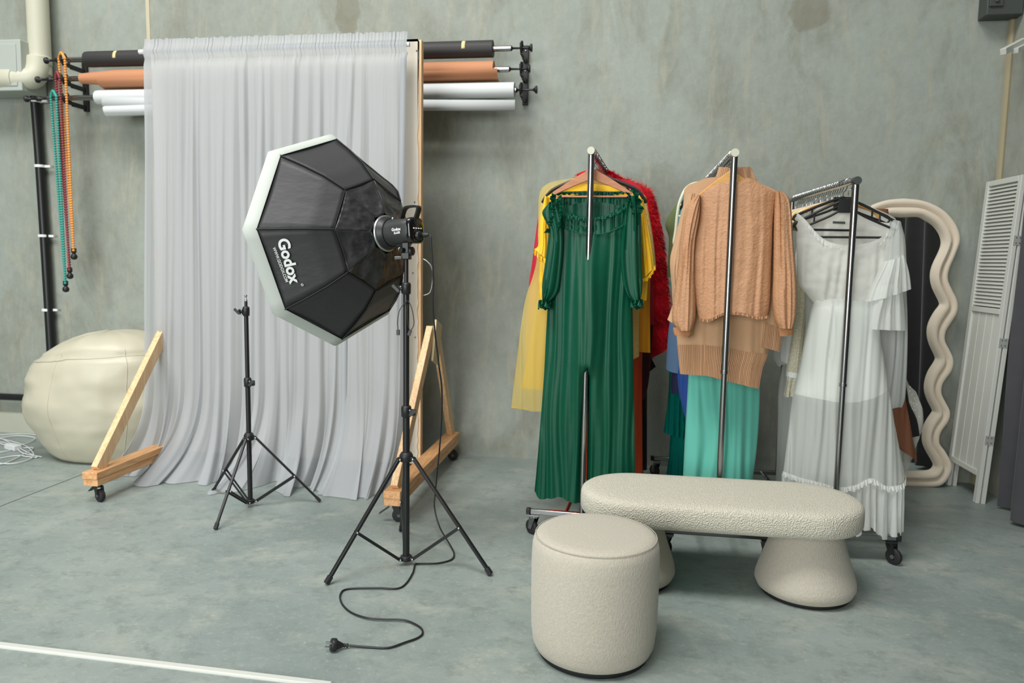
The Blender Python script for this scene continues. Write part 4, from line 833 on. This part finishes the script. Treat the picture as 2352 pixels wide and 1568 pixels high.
b=MB(); b.tube(curve_pts([(br_+.004,4.24,1.30),(br_+.03,4.24,1.285),(br_+.055,4.24,1.25),(br_+.060,4.24,1.18),(br_+.045,4.24,1.11),(br_+.004,4.24,1.09)],6),.0035,8); part(t,'door_handle',b,M['steel'],label='small chrome pull handle')
# curtain
o=thing('curtain','floor-length sheer white gathered curtain covering the frame','curtain',(-2.0,4.09,0))
b=MB(); b.tube([(-2.80,4.09,2.455),(-1.20,4.09,2.455)],.013,12); part(o,'curtain_rod',b,M['white'])
n=620; rows=[]; nz_=70; sl=Vector((3.1,.7,1.9))
def fold(u,z,sd_):
    w=noise.noise(Vector((u*7,z*.25,sd_)))
    return noise.noise(Vector((u*17+w,z*.22,sd_)))*1.1+noise.noise(Vector((u*44+w*3,z*.35,sd_+4)))*.75+.22*math.sin(u*150+9*w)+.10*noise.noise(Vector((u*120,z*.8,1)))
for i in range(nz_+1):
    v=i/nz_; z=2.522-(2.522-.004)*v; row=[]
    fl_=max(0,(.62-z)/.62)
    for j in range(n):
        u=j/(n-1)
        xl=-2.765-.085*min(1,v*1.15); xr=-1.215-.015*v
        head=1 if z>2.40 else 0
        A=.012+.020*min(1,max(0,(2.40-z)/.5)) if not head else .010
        A+=.040*fl_
        f=fold(u,z,1.0)
        if z>2.39: f=math.sin(u*520+3*noise.noise(Vector((u*30,0,0))))*.55+noise.noise(Vector((u*90,z*3,7)))*.8
        x=xl+(xr-xl)*u+A*.3*math.cos(u*90+f*2)+.012*noise.noise(Vector((u*14,z*.8,5)))*(1-head)
        y=4.075-A*f
        if z>2.39: y=4.09-.022*math.sin(min(1,max(0,(z-2.42)/.07))*PI)-.004*f-.004
        if z>2.49: y=4.085-.006*f
        zz_=z
        # puddling hem: lobes that sweep forward and down over the floor
        if fl_>0:
            lob=.5+.5*math.sin(u*30+1.2+1.5*math.sin(u*11)); sc=.10+.30*lob*(.6+.4*noise.noise(Vector((u*8,3,1)))+.2)
            k=fl_**3.2
            y-=sc*k; x+=k*(-.14*(1-u)**2*1.0+.05*math.sin(u*24))
            x+=.03*k*math.sin(u*60+2)
        zz_=z if z<2.49 else z+.010*noise.noise(Vector((u*60,0,3)))
        row.append(Vector((x,min(y,4.185),max(.003,zz_))))
    rows.append(row)
part(o,'panel',MB().grid(rows),M['curtain'],angle=180)
b=MB(); edge=[r_[-1]+Vector((-.0,-.004,0)) for r_ in rows[3:]]; b.grid([[p+Vector((-.028,-.002,0)) for p in edge],[p+Vector((.006,0,0)) for p in edge]]); part(o,'side_hem',b,M['curtain'],solid=.001)
j0=int(n*.775); edge=[r_[j0]+Vector((0,-.012,0)) for r_ in rows[34:]]; b=MB(); b.grid([[p+Vector((-.020,0,0)) for p in edge],[p+Vector((.016,0,0)) for p in edge]]); part(o,'side_hem',b,M['curtain'],solid=.001)
# ================================================================== PAPER ROLLS ON WALL BRACKETS
for x,lab in((-3.70,'black three-hook roll bracket on the wall left of the white curtain'),(-.66,'black three-hook roll bracket on the wall right of the white curtain')):
    t=thing('roll_bracket',lab,'bracket',(x,WY,2.45),'wall brackets for the paper rolls')
    b=MB(); b.box((x,WY-.012,2.45),(.034,.024,.36)); 
    part(t,'wall_plate',b,M['blackp'],bevel=.003)
    for z in(2.566,2.445,2.325):
        b=MB(); ya=WY-.02; b.bar((x,ya,z-.03),(x,4.60,z-.028),.016,.022); b.tube(curve_pts([(x,4.615,z+.038),(x,4.655,z-.01),(x,4.62,z-.036),(x,4.585,z-.01),(x,4.580,z+.02)],5),.008,8); b.box((x,4.74,z-.036),(.014,.14,.02)); part(t,'hook_arm',b,M['blackp'])
        b=MB(); b.sphere((x,WY-.026,z+.03),.006,8,5); part(t,'screw',b,M['steel'])
def roll(label,x0,x1,z,xa,xb,pm,r,extra=None,knob_r=True,rl=None):
    t=thing('paper_roll',label,'backdrop roll',(x0,4.62,z),'seamless paper rolls on the wall'); y=4.62
    b=MB(); b.tube([(xa,y,z),(xb,y,z)],.017,24); part(t,'core_tube',b,M['chrome'])
    b=MB(); rl=rl or r; b.tube([(x0,y,z),(x0+.02,y,z),(x0+.25,y,z),(x1,y,z)],[rl*.96,rl,r,r],32); part(t,'paper',b,pm,angle=30)
    for xx,s in((xa,-1),(xb,1)):
        b=MB(); b.lathe([(.017,0),(.012,.006),(.006,.012),(.006,.10),(.014,.112),(.022,.118),(.024,.126),(.020,.128)] if s>0 else [(.017,0),(.014,.006),(.007,.012),(.006,.05),(.016,.06),(.017,.085),(.009,.09),(.008,.15),(.021,.156),(.021,.168),(.015,.172)],(xx,y,z),(s,0,0),20); part(t,'expander',b,M['blackp'])
    return t
t=roll('black paper backdrop roll, topmost of the three on the wall',-3.54,-.835,2.566,-3.675,-.725,M['paperblack'],.050)
for x in(-3.32,-1.02):
    b=MB(); b.lathe([(.0512,0),(.0512,.014)],(x,4.62,2.566),(1,0,0),32,cap=False); 
    b=MB(); b.grid([[Vector((x,4.62-.0515*math.cos(a),2.566+.0515*math.sin(a))) for a in [R(q) for q in range(-10,62,8)]],[Vector((x+.022,4.62-.0515*math.cos(a),2.566+.0515*math.sin(a))) for a in [R(q) for q in range(-10,62,8)]]]); part(t,'masking_tape',b,mat('masking_tape',(226,206,150),.7) if x<-3 else bpy.data.materials['masking_tape'],solid=.0006)
t=roll('tan paper backdrop roll, middle of the three on the wall',-3.585,-.828,2.445,-3.745,-.735,M['papertan'],.050,rl=.034)
b=MB(); b.grid([[Vector((x,4.62+.050*math.cos(a)-.0,2.445-.05*math.sin(a)-.018*math.sin(a)*0-(.0 if k<6 else (k-6)*.012))) for x in(-3.45,-.80)] for k,a in [(k,R(150+k*14)) for k in range(12)]]); 
b=MB(); b.grid([[Vector((xa_,4.62+dy,zz2)) for xa_ in(-3.44,-.800)] for dy,zz2 in((-.049,2.44),(-.045,2.41),(-.03,2.392),(.0,2.385),(.03,2.380))]); part(t,'loose_sheet',b,M['papertan'],solid=.001)
t=roll('white paper backdrop roll, lowest of the three on the wall',-3.475,-.700,2.322,-3.835,-.690,M['paperwhite'],.046)
b=MB(); b.grid([[Vector((xa_,4.62+dy,zz2-.02*k_)) for k_,xa_ in enumerate((-3.41,-2.6,-1.8,-.69))] for dy,zz2 in((-.046,2.315),(-.050,2.285),(-.046,2.262),(-.02,2.255),(.01,2.262))]) ; part(t,'loose_sheet',b,M['paperwhite'],solid=.001)
b=MB(); b.tube([(-3.40,4.60,2.228),(-3.395,4.60,2.23),(-2.9,4.60,2.243),(-2.0,4.6,2.25)],[.034,.037,.037,.034],24); part(t,'curled_end',b,M['paperwhite'])
# bead chains
for key,label,z0,z1,x0,x1 in (('teal','teal plastic bead chain, longest of the three beside the paper rolls',2.325,1.085,-3.80,-3.742),('maroon','maroon plastic bead chain hanging between the teal and orange ones',2.445,1.175,-3.757,-3.713),('orange','orange plastic bead chain, shortest of the three beside the paper rolls',2.566,1.305,-3.728,-3.668)):
    t=thing('bead_chain',label,'chain',(x0,4.60,z1),'bead chains of the paper rolls')
    xe=(x0+x1)/2+.028
    for xs in(x0,x1):
        b=MB(); k=int((z0-z1)/.0165)
        for q in range(k):
            v=q/k; x=xs+(xe-xs)*v*.75+ (.0); b.lathe([(.003,-.0078),(.0085,-.005),(.0098,0),(.0085,.005),(.003,.0078)],(x+.020*v*.0,4.60-.02*(xs==x1),z0-(z0-z1)*v),(0,0,1),6)
        part(t,'strand',b,M[key])
    b=MB(); b.tube(curve_pts([(x0,4.6,z0),((x0+x1)/2,4.585,z0+.038),(x1,4.58,z0)],6),.009,6); part(t,'loop',b,M[key])
    b=MB(); b.lathe([(.004,.045),(.016,.038),(.016,.012),(.009,.006),(.016,-.002),(.022,-.014),(.018,-.030),(.006,-.036)],(xe-.006,4.59,z1-.01),n=16); part(t,'weight',b,M['blackp'])
# ================================================================== LEFT WALL FITTINGS
t=thing('wall_cabinet','pale grey metal box high on the wall at the left edge','cabinet',(-4.4,WY,2.52))
b=MB(); b.box((-4.40,4.70,2.535),(.80,.22,.33)); part(t,'case',b,mat('pale_grey_metal',(176,182,174),.6),bevel=.006)
b=MB(); b.box((-4.40,4.588,2.535),(.74,.008,.27)); part(t,'cover',b,bpy.data.materials['pale_grey_metal'],bevel=.003)
t=thing('waste_pipe','cream plastic pipe coming down the wall with an elbow to the left','pipe',(-3.97,4.72,2.45))
b=MB(); b.tube([(-3.965,4.72,2.50),(-3.965,4.72,5.1)],.068,28); part(t,'pipe',b,M['pvc'])
b=MB(); b.tube(curve_pts([(-3.965,4.70,2.60),(-3.965,4.69,2.53),(-3.98,4.67,2.475),(-4.04,4.65,2.458),(-4.13,4.64,2.455)],6),.072,28); part(t,'elbow',b,M['pvc'])
b=MB(); b.tube([(-4.08,4.645,2.456),(-4.17,4.64,2.455),(-4.178,4.64,2.455)],[.079,.079,.070],28); part(t,'socket',b,M['pvc'])
b=MB(); b.lathe([(.074,0),(.077,.004),(.077,.05),(.074,.054)],(-3.965,4.71,2.56),n=28); part(t,'collar',b,M['pvc'])
t=thing('conduit','black cable conduit clipped down the wall behind the bean bag','conduit',(-4.02,4.78,.28))
b=MB(); b.tube(curve_pts([(-4.068,4.775,2.37),(-4.055,4.775,1.9),(-4.045,4.775,1.2),(-4.040,4.775,.6),(-4.045,4.775,.38),(-4.07,4.775,.29),(-4.15,4.775,.262)],8),.030,16); part(t,'tube',b,M['black'])
b=MB(); b.tube([(-4.14,4.765,.262),(-4.95,4.765,.258)],.024,16); part(t,'tube',b,M['black'])
for z in(2.34,1.90,1.42,.90):
    b=MB(); x=PY(106,300,4.75).x; b.lathe([(.033,-.009),(.034,0),(.033,.009)],(-4.053,4.772,z),n=20); b.box((-4.005,4.785,z),(.05,.014,.016)); part(t,'clip',b,M['white'])
b=MB(); b.box((-4.5,WY-.03,.07),(1.2,.06,.14)); struct(b,'trim_3',mat('footing_concrete',(176,178,162),.8,var=.08))
# bean bag
t=thing('bean_bag','slouching cream leatherette bean bag behind the timber frame','bean bag',(-3.30,4.32,0))
cx_,cy_=-3.315,4.36; rows=[]; nr=44; na=96
def bagr(v,a):
    z=.845*v
    base=[(0,.30),(.04,.34),(.12,.39),(.28,.452),(.45,.476),(.62,.470),(.74,.445),(.82,.41),(.88,.355),(.94,.25),(.985,.10),(1,.0)]
    return interp(base,v)
for i in range(nr+1):
    v=(i/nr); row=[]
    for j in range(na):
        a=2*PI*j/na; r=bagr(v,a)
        d=Vector((math.cos(a),math.sin(a),0))
        nz=noise.fractal(Vector((d.x*1.3,d.y*1.3,v*2.2+3)),.9,2.0,4)
        cr=math.sin((v*20+3*noise.noise(Vector((d.x*2,d.y*2,v*3)))))*.010*max(0,1-abs(v-.42)/.3)*(1 if d.x<-.1 else .35)
        r2_=r*(1+.05*nz*min(1,(1-v)*4))+cr
        # pinched crease under the top cushion
        r2_-=.030*math.exp(-((v-(.815+.015*math.sin(a*2)))/.018)**2)*(.4+.6*max(0,-d.y))
        z=.845*(v if v<.84 else .84+.12*math.sin(min(1,(v-.84)/.16)*PI/2))+.012*nz*(v>.1)
        q_=min(1,r/.34); z-=.09*max(0,-d.x)*q_*q_*max(0,v-.6)/.4
        if v>.7: z+=.03*d.x*q_*(v-.7)/.3
        row.append(Vector((cx_+.10*max(0,v-.6)+d.x*r2_*1.04,cy_+d.y*r2_*.80,max(.004,z))))
    rows.append(row)
b=MB(); b.grid(rows,True); b.f.append(tuple(range(na))); part(t,'cover',b,M['cream'],angle=180)
for a0 in(R(200),R(262),R(318),R(20),R(90),R(150)):
    j=int(a0/(2*PI)*na)%na; p=[rows[i][j]+(rows[i][j]-Vector((cx_,cy_,rows[i][j].z))).normalized()*.0005 for i in range(2,nr-6)]
    b=MB(); b.tube(p,.0022,5); part(t,'seam',b,M['cream'])
b=MB(); i_=int(nr*.80); b.tube([q+(q-Vector((cx_,cy_,q.z))).normalized()*.002 for q in rows[i_]],.004,6,closed=True); part(t,'piping',b,M['cream'])
# white leads on floor
t=thing('cable_coil','tangle of thin white leads on the floor left of the bean bag','cable',PZ(40,1030,0))
for q in ([(0,1005),(40,1000),(80,1005),(60,1018),(20,1022),(-30,1010)],[(0,1052),(40,1046),(85,1050),(62,1038),(30,1022),(0,1015),(-30,1020)],[(-30,1035),(0,1038),(40,1030),(76,1028),(60,1040),(15,1062),(-10,1066)],[(-20,1000),(10,998),(50,996),(90,1000),(100,1012)],[(-20,1062),(30,1064),(72,1052),(75,1038),(50,1020),(-20,1002)],[(10,1010),(35,1024),(52,1040),(96,1049)]):
    b=MB(); k=random.uniform(.004,.012); b.tube(curve_pts([PZ(a,c,k) for a,c in q],8),.0036,6); part(t,'lead',b,M['paperwhite'])
b=MB(); b.box(PZ(30,1026,.018),(.12,.05,.035),Matrix.Rotation(R(-20),3,'Z')); part(t,'adapter',b,M['paperwhite'],bevel=.004)
# white strip across the foreground floor
t=thing('floor_strip','narrow white strip lying diagonally across the floor at the lower left','floor strip',PZ(340,1525,0))
A_=PZ(-200,1458,0);B2_=PZ(760,1574,0); b=MB(); b.bar(A_+Vector((0,0,.004)),B2_+Vector((0,0,.004)),.024,.008); part(t,'strip',b,M['whitepaint'],bevel=.003)
b=MB(); dd=(B2_-A_).normalized(); sn=Vector((dd.y,-dd.x,0)); b.bar(A_+sn*.0125+Vector((0,0,.0015)),B2_+sn*.0125+Vector((0,0,.0015)),.006,.003); part(t,'lip',b,M['whitepaint'])
# ================================================================== MIRROR
def mz(u,v): return 2000+u/1.912,400+v/1.912
outer=[(140,108),(205,114),(260,130),(310,157),(345,190),(372,230),(385,270),(385,300),(375,330),(357,375),(340,415),(333,460),(350,505),(370,545),(377,580),(370,615),(345,655),(324,690),(320,730),(342,775),(357,815),(350,860),(322,900),(308,925),(305,960),(323,1000),(342,1040),(336,1080),(310,1118),(297,1145),(297,1180),(322,1215),(350,1270),(348,1305),(325,1345),(290,1367),(220,1369),(150,1367)]
inner=[(90,190),(155,183),(205,188),(240,203),(275,226),(298,255),(310,285),(310,312),(300,340),(283,375),(268,405),(261,440),(264,480),(282,520),(302,560),(300,578),(270,610),(253,645),(247,690),(256,740),(282,795),(284,815),(262,850),(240,885),(234,930),(246,985),(272,1035),(266,1050),(240,1090),(224,1125),(222,1160),(240,1210),(272,1265),(275,1283),(260,1297),(225,1302),(185,1302),(140,1302)]
def MP(u,v):
    x,y=mz(u,v); r=ray(x,y)
    # plane leaning from (y=4.70,z=0) to (y=4.78,z=1.7)
    nl=Vector((0,1,-.047)).normalized(); k=(Vector((0,4.70,0))-Vector((0,0,H))).dot(nl)/r.dot(nl); return Vector((0,0,H))+r*k
Or=[MP(*p) for p in outer];Ir=[MP(*p) for p in inner]
cxm=MP(140,108).x-.0; cxm=Or[0].x
Ir[0].x=cxm; 
Ir=Ir[:1]+Ir[2:]+[Ir[-1]]; Ir[-1]=Ir[-1].copy(); Ir[-1].x=cxm; Or=Or+[Or[-1].copy()]; Or[-1].x=cxm
Oc=curve_pts(Or,5);Ic=curve_pts(Ir,5)
def resamp(P,n):
    ln=[0]
    for a,b_ in zip(P,P[1:]): ln.append(ln[-1]+(b_-a).length)
    out=[];j=0
    for k in range(n):
        s=ln[-1]*k/(n-1)
        while j<len(ln)-2 and ln[j+1]<s: j+=1
        out.append(P[j].lerp(P[j+1],min(1,(s-ln[j])/max(1e-9,ln[j+1]-ln[j]))))
    return out
# pair inner to outer by matching index of the same wave so the frame keeps its width
m_=min(len(Oc),len(Ic)); Oc=resamp(Oc,240); Ic2=[]
last=0; Icr=resamp(Ic,600)
for k,p in enumerate(Oc):
    lo=max(last,int(600*(k/239)-45)); hi=min(599,int(600*(k/239)+45)); bi=min(range(lo,hi+1),key=lambda q:(Icr[q]-p).length) if lo<=hi else hi; last=bi; Ic2.append(Icr[bi])
Ic2[0]=Icr[0];Ic2[-1]=Icr[-1]
for _ in range(6): Ic2=[Ic2[0]]+[(Ic2[i-1]+Ic2[i]*2+Ic2[i+1])/4 for i in range(1,len(Ic2)-1)]+[Ic2[-1]]
def mir(p): q=p.copy(); q.x=2*cxm-q.x; return q
Of=Oc+[mir(p) for p in Oc[-2:0:-1]]; If=Ic2+[mir(p) for p in Ic2[-2:0:-1]]
t=thing('mirror','tall wavy-framed beige mirror leaning on the wall beside the white screen','mirror',(cxm,4.70,0))
nm=Vector((0,-1,.047)).normalized(); prof_=[(0,-.012),(0,.018),(.05,.030),(.16,.038),(.30,.036),(.40,.026),(.45,.018),(.50,.026),(.56,.042),(.70,.052),(.86,.046),(.96,.032),(1,.012),(1,-.012)]
rows=[[o_.lerp(i_2,f)+nm*h_ for o_,i_2 in zip(Of,If)] for f,h_ in prof_]; rows.append(rows[0])
part(t,'frame',MB().grid(rows,True),M['mirrorframe'],angle=60)
b=MB(); G_=[p+nm*.004 for p in If]; c0=sum(G_,Vector())/len(G_)
ks=len(Ic2); L_h=[p+nm*.004 for p in Ic2]; rws=[[p,mir(p)] for p in L_h]
b.grid(rws); part(t,'glass',b,M['mirror'],label='dark reflecting mirror glass',angle=10)
# ================================================================== FOLDING SCREEN
t=thing('folding_screen','folded white louvred wooden screen leaning in the right-hand corner','room divider',(2.0,4.57,0))
A0=Vector((1.965,4.765,0));B0=Vector((1.978,4.392,0));tp=Vector((.088,-.01,1.79)); hz=(B0-A0); W_=hz.length; hz.normalize(); vt=tp.normalized(); nf=vt.cross(hz).normalized()
if nf.x>0: nf=-nf
H_=tp.length
def SP(a,b_,c): return A0+hz*a+vt*b_+nf*c
def spanel(off,hinge=True):
    Mx=Matrix((hz,vt,nf)).transposed()
    def bx_(name,a0,a1,b0,b1,c0,c1,bev=.002):
        b=MB(); b.box(SP((a0+a1)/2,(b0+b1)/2,(c0+c1)/2+off),(a1-a0,b1-b0,c1-c0),Mx); return part(t,name,b,M['whitepaint'],bevel=bev)
    bx_('stile',0,.034,0,H_,0,.022); bx_('stile',W_-.034,W_,0,H_,0,.022)
    bx_('rail',.034,W_-.034,H_-.03,H_,0,.022); bx_('rail',.034,W_-.034,1.05,1.08,0,.022); bx_('rail',.034,W_-.034,.15,.18,0,.022)
    bx_('lower_panel',.03,W_-.03,.175,1.055,.005,.011)
    b=MB()
    for k in range(1,4): b.box(SP(.03+(W_-.06)*k/4,.615,.012+off),(.004,.87,.003),Mx)
    part(t,'groove_bead',b,M['whitepaint'])
    z=1.095
    while z<H_-.035:
        b=MB(); mm=Mx@Matrix.Rotation(R(-38),3,'X'); b.box(SP(W_/2,z,.011+off),(W_-.068,.021,.004),mm); part(t,'louvre',b,M['whitepaint']); z+=.0205
spanel(0); spanel(-.030)
for z in(.36,.90,1.45):
    b=MB(); Mx=Matrix((hz,vt,nf)).transposed(); b.box(SP(W_+.0015,z,-.004),(.003,.05,.046),Mx); h_=part(t,'hinge',b,mat('nickel',(170,172,168),.6,.2) if z<.4 else bpy.data.materials['nickel'])
    b=MB()
    for q,w_ in((-.014,.006),(.014,.006),(-.014,-.012),(.014,-.012)): b.sphere(SP(W_+.003,z+q,w_),.0035,8,5)
    part(h_,'screws',b,M['grey'])
    b=MB(); b.box(SP(-.002,z+.03,.012),(.006,.03,.012),Mx); part(t,'hinge',b,M['whitepaint'])
# ================================================================== CHARCOAL CURTAIN ON THE RIGHT WALL
def drape(label,y0,y1,x,z1,seed,pitch=26):
    o=thing('velvet_curtain',label,'curtain',(x,(y0+y1)/2,0)); rows=[]; n=int((y0-y1)*90)
    for i in range(30):
        z=.015+(z1-.015)*(1-i/29); row=[]
        for j in range(n):
            yy=y0+(y1-y0)*j/(n-1); a=yy*pitch+1.2*noise.noise(Vector((yy*2,z*.4,seed)))
            row.append(Vector((x-.06*math.sin(a)-.02*noise.noise(Vector((yy*6,z,seed))),yy+.02*math.cos(a),z+.01*math.sin(a*.5) if z<.1 else z)))
        rows.append(row)
    part(o,'panel',MB().grid(rows),M['charcoal'],angle=180)
    b=MB(); b.tube([(x,y0,z1+.0),(x,y1,z1)],.016,12); part(o,'curtain_track',b,M['black'])
    return o
drape('charcoal velvet curtain hanging along the right wall beside the folding screen',4.30,.6,2.04,2.95,3.,19)
# ================================================================== TOP RIGHT FITTINGS
t=thing('wall_box','dark grey steel fitting high on the wall in the top right corner','fitting',(2.03,WY,2.78))
b=MB(); b.box((2.035,4.76,2.80),(.19,.11,.20)); part(t,'case',b,M['mount'],bevel=.006)
b=MB(); b.box((1.985,4.70,2.775),(.07,.012,.06)); part(t,'plate',b,M['mount'],bevel=.002)
b=MB(); b.lathe([(.012,0),(.012,.01),(.008,.014)],(1.985,4.695,2.775),(0,-1,0),6); part(t,'bolt',b,M['grey'])
t=thing('slat_end','pair of white slats fixed to the right wall below the dark steel fitting','bracket',(2.09,4.5,2.5))
b=MB(); b.bar(PY(2304,119,4.45),PY(2354,93,4.64),.03,.032); part(t,'slat',b,M['whitepaint'],bevel=.002)
b=MB(); b.bar(PY(2332,117,4.5),PY(2356,105,4.60),.03,.026); part(t,'slat',b,M['whitepaint'],bevel=.002)
# ------------------------------------------------------------------ render view
sc=bpy.context.scene
sc.view_settings.view_transform='Standard'; sc.view_settings.look='None'; sc.view_settings.gamma=1; sc.view_settings.use_curve_mapping=False
sc.view_settings.exposure=.04
sc.cycles.use_denoising=True; sc.cycles.transparent_max_bounces=16; sc.cycles.max_bounces=6; sc.cycles.diffuse_bounces=3; sc.cycles.use_adaptive_sampling=True; sc.cycles.adaptive_threshold=.02
